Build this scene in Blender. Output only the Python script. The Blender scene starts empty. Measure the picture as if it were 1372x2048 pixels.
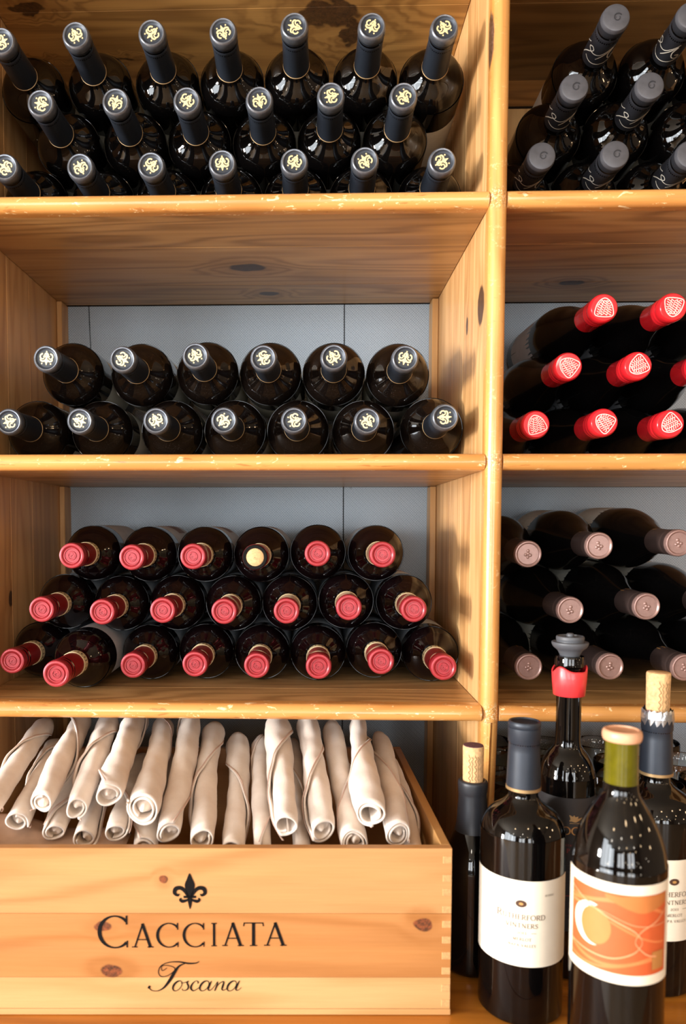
import bpy, bmesh, math, random
from mathutils import Vector, Matrix, Quaternion, noise
random.seed(7)
SC = bpy.context.scene
COL = SC.collection
PI = math.pi
ZC = 1.40                                   # camera height above the floor

# ------------------------------------------------------------------ camera
def camera_axes(yaw, pitch, roll):
    c, s = math.cos(yaw), math.sin(yaw); cp, sp = math.cos(pitch), math.sin(pitch)
    f = Vector((s*cp, c*cp, sp)); r0 = Vector((c, -s, 0)); u0 = r0.cross(f)
    cr, sr = math.cos(roll), math.sin(roll)
    return r0*cr+u0*sr, u0*cr-r0*sr, f
cam_data = bpy.data.cameras.new('camera'); cam = bpy.data.objects.new('camera', cam_data); COL.objects.link(cam)
r_, u_, f_ = camera_axes(math.radians(-1.748), math.radians(-3.267), math.radians(.079))
cam.matrix_world = Matrix(((r_.x, u_.x, -f_.x, 0), (r_.y, u_.y, -f_.y, -.8972), (r_.z, u_.z, -f_.z, ZC), (0, 0, 0, 1)))
cam_data.sensor_fit = 'VERTICAL'; cam_data.sensor_height = 36; cam_data.sensor_width = 24.12
cam_data.lens = 1543.26/2048*36
cam_data.shift_x = (686-575.93)/2048; cam_data.shift_y = (1142.57-1024)/2048
cam_data.clip_start = .02
cam_data.dof.use_dof = True; cam_data.dof.focus_distance = 1.0; cam_data.dof.aperture_fstop = 4.6
SC.camera = cam
# ------------------------------------------------------------------ world, lights, exposure
SC.view_settings.view_transform = 'Standard'; SC.view_settings.look = 'None'
SC.view_settings.gamma = 1; SC.view_settings.use_curve_mapping = False
SC.view_settings.exposure = -0.65
W = bpy.data.worlds.new('world'); SC.world = W; W.use_nodes = True
W.node_tree.nodes['Background'].inputs[0].default_value = (.9, .95, 1, 1)
W.node_tree.nodes['Background'].inputs[1].default_value = .3
def aim(o, target):
    o.rotation_euler = (Vector(target)-o.location).to_track_quat('-Z', 'Y').to_euler()
def area(name, loc, target, sx, sy, power, col):
    d = bpy.data.lights.new(name, 'AREA'); d.shape = 'RECTANGLE'; d.size = sx; d.size_y = sy
    d.energy = power; d.color = col
    o = bpy.data.objects.new(name, d); COL.objects.link(o); o.location = loc; aim(o, target); return o
DAY = (.93, .97, 1.0)
# daylight through the windows of the room: one low pane on the left, a bank behind the camera
area('window_light_side', (-3.85, -1.72, 1.47), (0, 0, 1.40), .40, .60, 390, (1, .965, .91))
for x, p in ((-2.3, 95), (-1.3, 95), (.6, 80), (1.6, 80)):
    area('window_light_rear', (x, -6.8, 1.55), (0, 0, 1.45), .75, 1.9, p, DAY)
for y in (-2.55, -3.7, -4.85):
    area('window_light_left', (-3.55, y, 1.65), (0, 0, 1.5), 1.0, 2.1, 150, (.88, .945, 1))
# globe lamps hanging in the room
rl = random.Random(3)
for x, y, z, w in [(-1.0, -1.7, 2.35, 1), (.3, -1.9, 2.4, 1), (1.4, -1.6, 2.3, 1), (2.1, -1.0, 2.1, 1), (-1.9, -2.6, 2.35, 0), (-.5, -2.9, 2.4, 0),
                   (.9, -2.8, 2.35, 1), (2.3, -2.4, 2.3, 1), (-1.3, -4.1, 2.35, 0), (.1, -4.3, 2.35, 1), (1.5, -4.2, 2.3, 0), (2.8, -3.6, 2.2, 1),
                   (-.7, -5.6, 2.3, 0), (.8, -5.7, 2.3, 1), (2.2, -5.4, 2.3, 1), (2.7, -.6, 1.75, 1), (2.9, -1.5, 1.5, 1)]:
    d = bpy.data.lights.new('globe_light', 'POINT'); d.energy = 9; d.color = (1, .70, .40) if w else (1, .9, .76); d.shadow_soft_size = .06
    o = bpy.data.objects.new('globe_light', d); COL.objects.link(o); o.location = (x, y, z)

# small unseen point lights, added at table height for sparkles in the bottles
for i in range(22):
    d = bpy.data.lights.new('sparkle_light', 'POINT'); d.energy = 1.6; d.color = (1, .85, .66); d.shadow_soft_size = .035
    o = bpy.data.objects.new('sparkle_light', d); COL.objects.link(o)
    o.location = (rl.uniform(-2.6, 2.8), rl.uniform(-6, -1.7), rl.uniform(.78, 1.25))

# ------------------------------------------------------------------ materials
def lin(h):
    if isinstance(h, str):
        h = h.lstrip('#'); c = [int(h[i:i+2], 16)/255 for i in (0, 2, 4)]
    else: c = [v/255 for v in h]
    return tuple((v/12.92 if v <= .04045 else ((v+.055)/1.055)**2.4) for v in c)+(1,)
class NT:
    def __init__(s, name):
        s.m = bpy.data.materials.new(name); s.m.use_nodes = True; s.t = s.m.node_tree
        s.b = s.t.nodes['Principled BSDF']
    def n(s, typ, **kw):
        o = s.t.nodes.new(typ)
        for k, v in kw.items(): setattr(o, k, v)
        return o
    def l(s, a, b): s.t.links.new(a, b)
    def put(s, sock, v):
        if hasattr(v, 'links') or isinstance(v, bpy.types.NodeSocket): s.l(v, sock)
        else: sock.default_value = v
    def math(s, op, a, b=0.0, c=None, clamp=False):
        o = s.n('ShaderNodeMath', operation=op); o.use_clamp = clamp
        s.put(o.inputs[0], a); s.put(o.inputs[1], b)
        if c is not None: s.put(o.inputs[2], c)
        return o.outputs[0]
    def vmath(s, op, a, b=None):
        o = s.n('ShaderNodeVectorMath', operation=op); s.put(o.inputs[0], a)
        if b is not None: s.put(o.inputs[1], b)
        return o.outputs['Value'] if op in ('LENGTH', 'DOT_PRODUCT', 'DISTANCE') else o.outputs['Vector']
    def noise(s, vec, scale=1, detail=3, rough=.55, dist=0):
        o = s.n('ShaderNodeTexNoise'); s.put(o.inputs['Vector'], vec)
        o.inputs['Scale'].default_value = scale; o.inputs['Detail'].default_value = detail
        o.inputs['Roughness'].default_value = rough; o.inputs['Distortion'].default_value = dist
        return o.outputs['Fac']
    def remap(s, v, a, b, c=0., d=1., smooth=False):
        o = s.n('ShaderNodeMapRange'); o.interpolation_type = 'SMOOTHSTEP' if smooth else 'LINEAR'
        s.put(o.inputs['Value'], v)
        for k, x in zip(('From Min', 'From Max', 'To Min', 'To Max'), (a, b, c, d)): s.put(o.inputs[k], x)
        return o.outputs['Result']
    def mix(s, f, a, b, mode='MIX'):
        o = s.n('ShaderNodeMix', data_type='RGBA', blend_type=mode)
        s.put(o.inputs['Factor'], f); s.put(o.inputs[6], a); s.put(o.inputs[7], b); return o.outputs[2]
    def pos(s): return s.n('ShaderNodeNewGeometry').outputs['Position']
    def obj(s): return s.n('ShaderNodeTexCoord').outputs['Object']
    def bump(s, h, strength=.3, d=.001):
        o = s.n('ShaderNodeBump'); o.inputs['Strength'].default_value = strength; o.inputs['Distance'].default_value = d
        s.l(h, o.inputs['Height']); s.l(o.outputs[0], s.b.inputs['Normal'])
    def set(s, **kw):
        for k, v in kw.items(): s.put(s.b.inputs[k.replace('_', ' ')], v)
        return s.m

def plain(name, col, rough=.5, metal=0., spec=.5, coat=0., var=.08, vs=40, bump=0):
    t = NT(name); c = lin(col)
    n = t.noise(t.obj(), vs, 3)
    f = t.remap(n, .3, .7, 1-var, 1+var)
    v = t.n('ShaderNodeVectorMath', operation='SCALE'); v.inputs[0].default_value = c[:3]; t.l(f, v.inputs['Scale'])
    t.l(v.outputs[0], t.b.inputs['Base Color'])
    t.set(Roughness=rough, Metallic=metal, Specular_IOR_Level=spec, Coat_Weight=coat)
    if bump: t.bump(n, bump)
    return t.m

AX = {'x': (1, 0, 0), 'y': (0, 1, 0), 'z': (0, 0, 1)}
def wood(name, light, dark, axis='x', knots=(), rough=.42, ring=30, contrast=.75, off=0., chips=0., coat=.15, knotcol='4a2c1c', joints=(), ragged=.006):
    """knots: (x, y, z, radius along x, y, z[, tint]) in world metres"""
    t = NT(name); p = t.pos()
    def sc(along, across):
        v = [across]*3; v['xyz'.index(axis)] = along
        return t.vmath('ADD', t.vmath('MULTIPLY', p, v), (off, off*1.7, off*.6))
    low = t.noise(sc(1.1, 9), 1, 2.5, .5, .25)
    kmask = khalo = None
    for k in knots:
        d = t.vmath('LENGTH', t.vmath('MULTIPLY', t.vmath('SUBTRACT', t.vmath('ADD', p, t.vmath('MULTIPLY', t.vmath('SUBTRACT', t.n_col(p, 60), (.5, .5, .5)), (ragged, ragged, ragged))), k[:3]), tuple(1/r for r in k[3:6])))
        m = t.remap(d, .8, 1.05, 1, 0, True); h = t.remap(d, .9, 3.2, 1, 0, True)
        kmask = m if kmask is None else t.math('MAXIMUM', kmask, m)
        khalo = h if khalo is None else t.math('MAXIMUM', khalo, h)
    v = low if khalo is None else t.math('ADD', low, t.math('MULTIPLY', khalo, .16 if axis == 'x' and ring > 30 else .05))
    rings = t.math('SINE', t.math('MULTIPLY', v, float(ring)*2))
    rings = t.remap(rings, -1, 1, 0, 1)
    rings = t.math('POWER', rings, 1.7)
    fine = t.noise(sc(7, 420), 1, 3, .6)
    mid = t.noise(sc(2.5, 60), 1, 3, .6)
    f = t.math('ADD', t.math('MULTIPLY', rings, .42), t.math('ADD', t.math('MULTIPLY', fine, .45), t.math('MULTIPLY', mid, .45)))
    f = t.remap(f, .30, .98, 0, contrast)
    big = t.noise(sc(1.5, 5), 1, 2)
    c = t.mix(f, lin(light), lin(dark))
    c = t.mix(t.remap(big, .35, .7, 0, .28), c, lin(dark))
    if kmask is not None:
        c = t.mix(t.math('MULTIPLY', khalo, .38), c, lin(dark))
        kn = t.mix(t.remap(t.noise(p, 240, 4, .7), .35, .65), lin(knotcol), lin('24160f'))
        c = t.mix(t.math('MULTIPLY', kmask, .92), c, kn)
    if chips:
        ch = t.noise(t.vmath('MULTIPLY', p, (60, 130, 130)), 1, 4, .7, .8)
        c = t.mix(t.remap(ch, .61, .66, 0, chips, True), c, lin('f7dba8'))
        ch2 = t.noise(t.vmath('ADD', t.vmath('MULTIPLY', p, (25, 160, 160)), (9, 4, 2)), 1, 3, .6, .5)
        c = t.mix(t.remap(ch2, .62, .69, 0, chips*.6, True), c, lin('8a4a1c'))
    for q in joints:                       # chipped end grain where a shelf edge meets the upright
        d = t.remap(t.vmath('LENGTH', t.vmath('SUBTRACT', p, q)), .006, .017, 1, 0, True)
        sp = t.remap(t.noise(p, 520, 3, .7, .6), .5, .62, 0, 1, True)
        c = t.mix(t.math('MULTIPLY', d, t.math('MULTIPLY', sp, .75)), c, lin('8d5a2e'))
        sp2 = t.remap(t.noise(t.vmath('ADD', p, (3, 1, 2)), 430, 3, .7, .6), .52, .62, 0, 1, True)
        c = t.mix(t.math('MULTIPLY', d, t.math('MULTIPLY', sp2, .8)), c, lin('f3dcb4'))
    t.l(c, t.b.inputs['Base Color'])
    t.set(Roughness=t.remap(mid, .3, .7, rough-.06, rough+.1), Coat_Weight=coat, Coat_Roughness=.15, Specular_IOR_Level=.4)
    t.bump(t.math('SUBTRACT', 1.0, t.math('ADD', t.math('MULTIPLY', fine, .6), t.math('MULTIPLY', mid, .5))), .22, .0006)
    return t.m
def _ncol(s, p, scale):
    o = s.n('ShaderNodeTexNoise'); s.put(o.inputs['Vector'], p); o.inputs['Scale'].default_value = scale; o.inputs['Detail'].default_value = 1
    return o.outputs['Color']
NT.n_col = _ncol
H = lambda h: ZC+h
M = {}
M['post'] = wood('honey_pine_upright', 'dcaa70', '9c6632', 'z', [(.199, .038, H(.262), .02, .021, .024), (.199, .118, H(.259), .008, .006, .012), (-.408, .138, H(-.098), .01, .009, .012)], off=1.3, contrast=.6)
M['post2'] = wood('pale_pine_upright', 'e2b37a', 'a87038', 'z', [(.199, .038, H(.262), .02, .019, .024)], off=8.1, contrast=.6)
M['post3'] = wood('amber_pine_upright', 'dca25c', 'a5682c', 'z', [(.1985, .007, H(.545), .006, .010, .033)], off=4.2, contrast=.6, rough=.3, coat=.5, chips=.3, knotcol='5d443c', joints=[(.2088, -.003, H(.3698)), (.2088, -.003, H(.0754)), (.2088, -.003, H(-.217))])
M['nose'] = wood('amber_pine_nosing', 'dca05a', 'a5652a', 'x', [], off=2.2, contrast=.6, rough=.3, coat=.5, chips=.9, joints=[(.2088, -.003, H(.3698)), (.2088, -.003, H(.0754)), (.2088, -.003, H(-.217))])
M['ceil1'] = wood('brown_pine_board', 'd8a55e', '80562a', 'x', [(.022, .142, H(.664), .042, .03, .03), (.05, .182, H(.664), .018, .028, .03), (-.30, .23, H(.664), .05, .005, .02), (-.37, .12, H(.664), .03, .012, .02)], off=3.1, knotcol='5a3a20', ring=40, ragged=.035)
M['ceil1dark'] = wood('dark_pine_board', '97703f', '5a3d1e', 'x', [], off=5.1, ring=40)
M['shelf'] = wood('pine_shelf_board', 'd2a368', '80582c', 'x', [(-.09, .197, H(.3603), .028, .016, .01), (-.067, .317, H(.3603), .017, .011, .01), (.329, .134, H(.3603), .014, .009, .01), (.382, .276, H(.3603), .02, .012, .01), (.057, .11, H(-.2076), .027, .005, .01)], off=6.4, ring=42)
M['shelf2'] = wood('pine_shelf_board_pale', 'd0a36c', '8a6134', 'x', [(-.09, .197, H(.3603), .028, .016, .01), (-.067, .317, H(.3603), .017, .011, .01), (.382, .276, H(.3603), .02, .012, .01)], off=9.7, ring=38)
M['cleat'] = wood('pine_cleat', 'dfae72', 'b0793f', 'z', [], off=7.7)
M['counter'] = wood('orange_pine_counter', 'c67d2c', '8a4c14', 'x', [], off=11.3, rough=.3, coat=.4)
CK = [(.1115, -.155, H(-.3916), .0095, .02, .0075), (-.205, -.166, H(-.394), .009, .02, .0055), (-.197, -.166, H(-.438), .011, .02, .007), (-.144, -.164, H(-.3457), .005, .02, .005)]
M['crate'] = wood('crate_pine', 'c89560', 'a06835', 'x', CK, off=13.1, ring=26, contrast=.7, knotcol='8a4526', coat=.05)
M['crate2'] = wood('crate_pine_warm', 'bd824c', '985f2a', 'x', CK, off=15.7, ring=24, contrast=.7, knotcol='8a4526', coat=.05)
M['crate3'] = wood('crate_pine_pale', 'cfa26e', 'ab7640', 'x', CK, off=17.2, ring=22, contrast=.6, knotcol='6a3a20', coat=.05)
M['crate_y'] = wood('crate_pine_side', 'c4945c', '9c6a36', 'y', [], off=19.9, ring=22, contrast=.6, coat=.05)
M['endgrain'] = plain('pine_end_grain', 'bd905c', .7, var=.15, vs=400)
M['gapdark'] = plain('dark_gap_felt', '2a2019', .9)

def panel_mat(name, a, b, hole):
    t = NT(name); p = t.pos()
    s = t.n('ShaderNodeSeparateXYZ'); t.l(p, s.inputs[0])
    k = PI/.0042
    g = t.math('MULTIPLY', t.math('SINE', t.math('MULTIPLY', s.outputs['X'], k)), t.math('SINE', t.math('MULTIPLY', s.outputs['Z'], k)))
    ring = t.math('ABSOLUTE', t.math('SUBTRACT', t.math('ABSOLUTE', g), .42))
    f = t.remap(ring, .04, .30, 1, 0, True)
    c = t.mix(t.math('MULTIPLY', f, .95), lin(a), lin(b))
    st = t.noise(p, 9, 4)
    c = t.mix(t.remap(st, .45, .75, 0, .35), c, lin(hole))
    sp = t.noise(p, 55, 2); c = t.mix(t.remap(sp, .73, .78, 0, .5, True), c, lin('6a7075'))
    t.l(c, t.b.inputs['Base Color']); t.set(Roughness=.6, Specular_IOR_Level=.3); t.bump(g, .25, .0006)
    return t.m
M['panel'] = panel_mat('blue_grey_patterned_panel', 'bac5ce', '4c5b67', '9aa7b1')
M['panel_beige'] = wood('ribbed_beige_panel', 'd2a468', 'a87840', 'z', [], off=20.3, ring=80)

def glass_dark(name, col, rough, dust=0., spec=.5):
    t = NT(name); p = t.obj()
    d = t.noise(p, 900, 2, .7); d2 = t.noise(p, 25, 3)
    f = t.math('MULTIPLY', t.remap(d, .62, .75, 0, 1, True), t.remap(d2, .35, .65, .2, 1))
    c = t.mix(t.math('MULTIPLY', f, dust), lin(col), lin('6b6058'))
    t.l(c, t.b.inputs['Base Color'])
    t.set(Roughness=t.math('ADD', t.math('MULTIPLY', f, dust*.5), rough), Specular_IOR_Level=spec, IOR=1.5)
    return t.m
M['glass'] = glass_dark('black_wine_glass', '050404', .045, .05)
M['glass_dusty'] = glass_dark('dusty_brown_wine_glass', '0e0907', .07, .4)
M['glass_red'] = glass_dark('dark_red_wine_glass', '0a0405', .045, .16)
M['glass_satin'] = glass_dark('satin_black_glass', '070606', .14, .3, .35)
M['caps_graphite'] = plain('graphite_capsule', '2a303a', .42, .25, .5, var=.1)
M['disc_dark'] = plain('dark_capsule_disc', '1e232a', .5, .1)
M['caps_rim'] = plain('worn_graphite_rim', '70757e', .32, .7, .5, var=.2, vs=160)
M['gold'] = plain('gold_foil', 'f0d49a', .38, .25, var=.08, vs=600)
M['gold_ring'] = plain('bronze_band', 'a98a60', .4, .5)
M['caps_red'] = plain('dusty_red_capsule', 'a01c22', .30, .3, .5, coat=.3)
M['caps_red_top'] = plain('pink_red_capsule_top', '962a31', .33, .3, .5, var=.2, vs=150)
M['band'] = plain('cream_neck_band', 'd8c79c', .6)
M['ink'] = plain('dark_print_ink', '0f0c0b', .75, spec=.15)
M['caps_scarlet'] = plain('scarlet_capsule', 'd4232b', .25, .2, .5, coat=.5)
M['silver_print'] = plain('pale_pink_print', 'f3cfc6', .45, .1)
M['caps_black'] = plain('satin_black_capsule', '26272c', .42, .2)
M['caps_black_top'] = plain('grey_capsule_top', '4b4b50', .42, .3, var=.15, vs=90)
M['white_print'] = plain('silver_white_print', 'd8d2c4', .4, .2)
M['caps_brown'] = plain('taupe_brown_capsule', '3d302d', .40, .3)
M['caps_brown_top'] = plain('rosy_taupe_foil', '94766f', .34, .5, var=.12, vs=200)
M['copper_print'] = plain('copper_print', 'b3844e', .4, .5)
M['label'] = plain('ivory_label_paper', 'd9d5c8', .65, spec=.3)
M['label_grey'] = plain('grey_label_paper', 'b6bcc2', .65, spec=.3)
M['label_brown'] = plain('brown_label_print', '7a5a4c', .6)
M['label_cream'] = plain('cream_label_paper', 'e9ddc8', .6, spec=.3, var=.03)
M['label_dark'] = plain('charcoal_label_paper', '2e2c2e', .5, spec=.4)
M['label_black'] = plain('black_label_paper', '171415', .55, spec=.4)
M['cork'] = plain('cork', 'cda473', .8, var=.25, vs=300, bump=.4)
M['cork_stain'] = plain('wine_stained_cork', '5d3a44', .8, var=.2, vs=200)
M['cork_ink'] = plain('cork_print', '8a6a44', .8)
M['taupe_ink'] = plain('taupe_label_ink', '6e5b49', .6)
M['brown_oval'] = plain('brown_oval_print', '4a3020', .5)
M['oval_gold'] = plain('oval_gold_print', 'b98a4e', .5)
M['orange'] = plain('orange_label_art', 'c9592b', .55, var=.06, vs=60)
M['orange_light'] = plain('light_orange_art', 'd87a44', .55)
M['orange_tan'] = plain('tan_orange_art', 'bb7038', .55)
M['peach'] = plain('peach_art', 'b4793f', .55)
M['cream_art'] = plain('cream_art', 'f6e9d2', .55, var=.02)
M['line_art'] = plain('pale_line_art', 'e0986a', .55)
M['red_print'] = plain('dark_red_print', '7c2320', .5)
M['wax'] = plain('rosy_wax_seal', 'd8a27e', .4, var=.06)
M['rubber'] = plain('grey_rubber', '4b4d52', .5, var=.06)
M['silicone'] = plain('coral_red_silicone', 'e2383c', .35, coat=.2, var=.03)
M['foil'] = plain('torn_silver_foil', 'b9bcc2', .25, .9, var=.2, vs=300)
def transmissive(name, col, rough=.02, ior=1.5):
    t = NT(name); t.set(Base_Color=lin(col), Transmission_Weight=1.0, Roughness=rough, IOR=ior); return t.m
M['olive'] = plain('olive_green_neck_glass', '555007', .08, coat=.6, var=.22, vs=70)
M['clear'] = transmissive('clear_glass', 'f0f5f5', .01, 1.45)
def cloth():
    t = NT('oatmeal_linen'); p = t.obj()
    w1 = t.n('ShaderNodeTexWave'); w1.inputs['Scale'].default_value = 420; t.l(p, w1.inputs['Vector'])
    n = t.noise(p, 30, 4); fi = t.noise(p, 900, 2)
    c = t.mix(t.remap(n, .35, .7, 0, .55), lin('e9dccf'), lin('cdb8a7'))
    c = t.mix(t.math('MULTIPLY', fi, .2), c, lin('b89f8e'))
    t.l(c, t.b.inputs['Base Color']); t.set(Roughness=.95, Specular_IOR_Level=.15, Sheen_Weight=.25)
    t.bump(t.math('ADD', fi, n), .35, .0006); return t.m
M['cloth'] = cloth()
M['cloth_dark'] = plain('brown_linen', 'a98a74', .95, spec=.15, var=.15, bump=.2)
M['hem'] = plain('pink_hem_stitching', 'cdae9f', .9, spec=.15)
M['plaster'] = plain('warm_plaster', '7d6c5a', .8, var=.03, vs=4)
M['ceiling'] = plain('pale_ceiling_plaster', '9c9488', .8, var=.03, vs=4)
M['floor'] = wood('pale_oak_floor', 'b99a76', '8a6c4a', 'x', [], off=30)

# ------------------------------------------------------------------ mesh helpers
def mesh(name, verts, faces, smooth=False):
    me = bpy.data.meshes.new(name); me.from_pydata([tuple(v) for v in verts], [], faces); me.update()
    if smooth:
        me.polygons.foreach_set('use_smooth', [True]*len(me.polygons))
    return me
def link(name, me, mat=None, parent=None, loc=None):
    o = bpy.data.objects.new(name, me); COL.objects.link(o)
    if mat is not None and not me.materials: me.materials.append(mat)
    if parent is not None: o.parent = parent
    if loc is not None: o.location = loc
    return o
def empty(name, loc=(0, 0, 0)):
    o = bpy.data.objects.new(name, None); COL.objects.link(o); o.location = loc; o.empty_display_size = .02; return o
def tag(o, label, cat, group=None):
    o['label'] = label; o['category'] = cat
    if group: o['group'] = group
    return o
def box_me(name, x0, x1, y0, y1, z0, z1, bev=.0012, seg=1):
    bm = bmesh.new(); bmesh.ops.create_cube(bm, size=1)
    for v in bm.verts: v.co = Vector(((x0+x1)/2+v.co.x*(x1-x0), (y0+y1)/2+v.co.y*(y1-y0), (z0+z1)/2+v.co.z*(z1-z0)))
    if bev: bmesh.ops.bevel(bm, geom=bm.edges[:], offset=bev, segments=seg, affect='EDGES', profile=.5)
    me = bpy.data.meshes.new(name); bm.to_mesh(me); bm.free(); return me
def box(name, x0, x1, y0, y1, z0, z1, mat, parent=None, bev=.0012, seg=1):
    return link(name, box_me(name, x0, x1, y0, y1, z0, z1, bev, seg), mat, parent)
def prism(name, poly, axis, a, b, mat, parent=None, smooth=True):
    """extrude a closed 2D polygon (Y,Z for axis x; X,Y for axis z) from a to b"""
    n = len(poly); vs = []
    for t in (a, b):
        for p in poly: vs.append((t, p[0], p[1]) if axis == 'x' else (p[0], p[1], t))
    fs = [(i, (i+1) % n, n+(i+1) % n, n+i) for i in range(n)]+[tuple(range(n))[::-1], tuple(range(n, 2*n))]
    me = mesh(name, vs, fs)
    bm = bmesh.new(); bm.from_mesh(me); bmesh.ops.recalc_face_normals(bm, faces=bm.faces); bm.to_mesh(me); bm.free()
    for f in me.polygons: f.use_smooth = smooth and len(f.vertices) == 4
    try: me.set_sharp_from_angle(angle=math.radians(50))
    except Exception: pass
    return link(name, me, mat, parent)
def lathe(name, prof, seg=40, cap0=True, cap1=True, wob=0):
    vs, fs = [], []
    n = len(prof)
    for r, z in prof:
        for k in range(seg):
            a = 2*PI*k/seg; vs.append((r*math.cos(a), r*math.sin(a), z))
    for i in range(n-1):
        for k in range(seg):
            fs.append((i*seg+k, i*seg+(k+1) % seg, (i+1)*seg+(k+1) % seg, (i+1)*seg+k))
    if cap0: fs.append(tuple(range(seg))[::-1])
    if cap1: fs.append(tuple((n-1)*seg+k for k in range(seg)))
    me = mesh(name, vs, fs, True)
    try: me.set_sharp_from_angle(angle=math.radians(42))
    except Exception: pass
    return me
def crs(pts, n=6, closed=False):
    """Catmull-Rom through points (tuples of any length)"""
    out = []; N = len(pts)
    rng = N if closed else N-1
    for i in range(rng):
        p = [pts[(i+k) % N] if closed else pts[min(max(i+k, 0), N-1)] for k in (-1, 0, 1, 2)]
        for j in range(n):
            t = j/n
            out.append(tuple(.5*(2*b+(c-a)*t+(2*a-5*b+4*c-d)*t*t+(3*b-a-3*c+d)*t**3) for a, b, c, d in zip(*p)))
    if not closed: out.append(tuple(pts[-1]))
    return out
def smoothprof(ctrl, n=5): return crs(ctrl, n)
# flat artwork: 2-D ribbons and polygons, mapped on to a plane or round a cylinder
class Art:
    def __init__(s): s.v = []; s.f = []
    def ribbon(s, pts, w):
        N = len(pts); b = len(s.v)
        for i, p in enumerate(pts):
            q0 = pts[max(i-1, 0)]; q1 = pts[min(i+1, N-1)]
            tx, ty = q1[0]-q0[0], q1[1]-q0[1]; L = math.hypot(tx, ty) or 1
            ww = (w[i] if isinstance(w, (list, tuple)) else w)/2
            s.v.append((p[0]-ty/L*ww, p[1]+tx/L*ww)); s.v.append((p[0]+ty/L*ww, p[1]-tx/L*ww))
        for i in range(N-1): s.f.append((b+2*i+1, b+2*i+3, b+2*i+2, b+2*i))
        return s
    def curve(s, ctrl, n=6, closed=False):
        q = crs(ctrl, n, closed); return s.ribbon([p[:2] for p in q], [p[2] for p in q])
    def poly(s, pts):
        c = (sum(p[0] for p in pts)/len(pts), sum(p[1] for p in pts)/len(pts)); b = len(s.v)
        s.v.append(c); s.v += [tuple(p[:2]) for p in pts]; n = len(pts)
        ar = sum(pts[i][0]*pts[(i+1) % n][1]-pts[(i+1) % n][0]*pts[i][1] for i in range(n))
        for i in range(n):
            a, d = b+1+i, b+1+(i+1) % n
            s.f.append((b, a, d) if ar > 0 else (b, d, a))
        return s
    def disc(s, x, y, rx, ry=None, n=16):
        ry = ry or rx
        if n < 20: return s.poly([(x+rx*math.cos(2*PI*k/n), y+ry*math.sin(2*PI*k/n)) for k in range(n)])
        s.disc(x, y, rx*.2, ry*.2, 18)
        for q in range(1, 5):
            b = len(s.v)
            for rr in (q/5, (q+1)/5):
                for k in range(n): s.v.append((x+rx*rr*math.cos(2*PI*k/n), y+ry*rr*math.sin(2*PI*k/n)))
            for k in range(n): s.f.append((b+k, b+(k+1) % n, b+n+(k+1) % n, b+n+k))
        return s
    def ringo(s, x, y, rx, ry, w, n=24):
        return s.ribbon([(x+rx*math.cos(2*PI*k/n), y+ry*math.sin(2*PI*k/n)) for k in range(n+1)], w)
    def rect(s, x0, y0, x1, y1, nx=1):
        for i in range(nx):
            a, c = x0+(x1-x0)*i/nx, x0+(x1-x0)*(i+1)/nx; s.poly([(a, y0), (c, y0), (c, y1), (a, y1)])
        return s
    def add(s, o, sx=1, sy=1, dx=0, dy=0):
        b = len(s.v); s.v += [(x*sx+dx, y*sy+dy) for x, y in o.v]; s.f += [tuple(i+b for i in f) for f in o.f]; return s
    def make(s, name, fn): return mesh(name, [fn(*p) for p in s.v], s.f)
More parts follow.
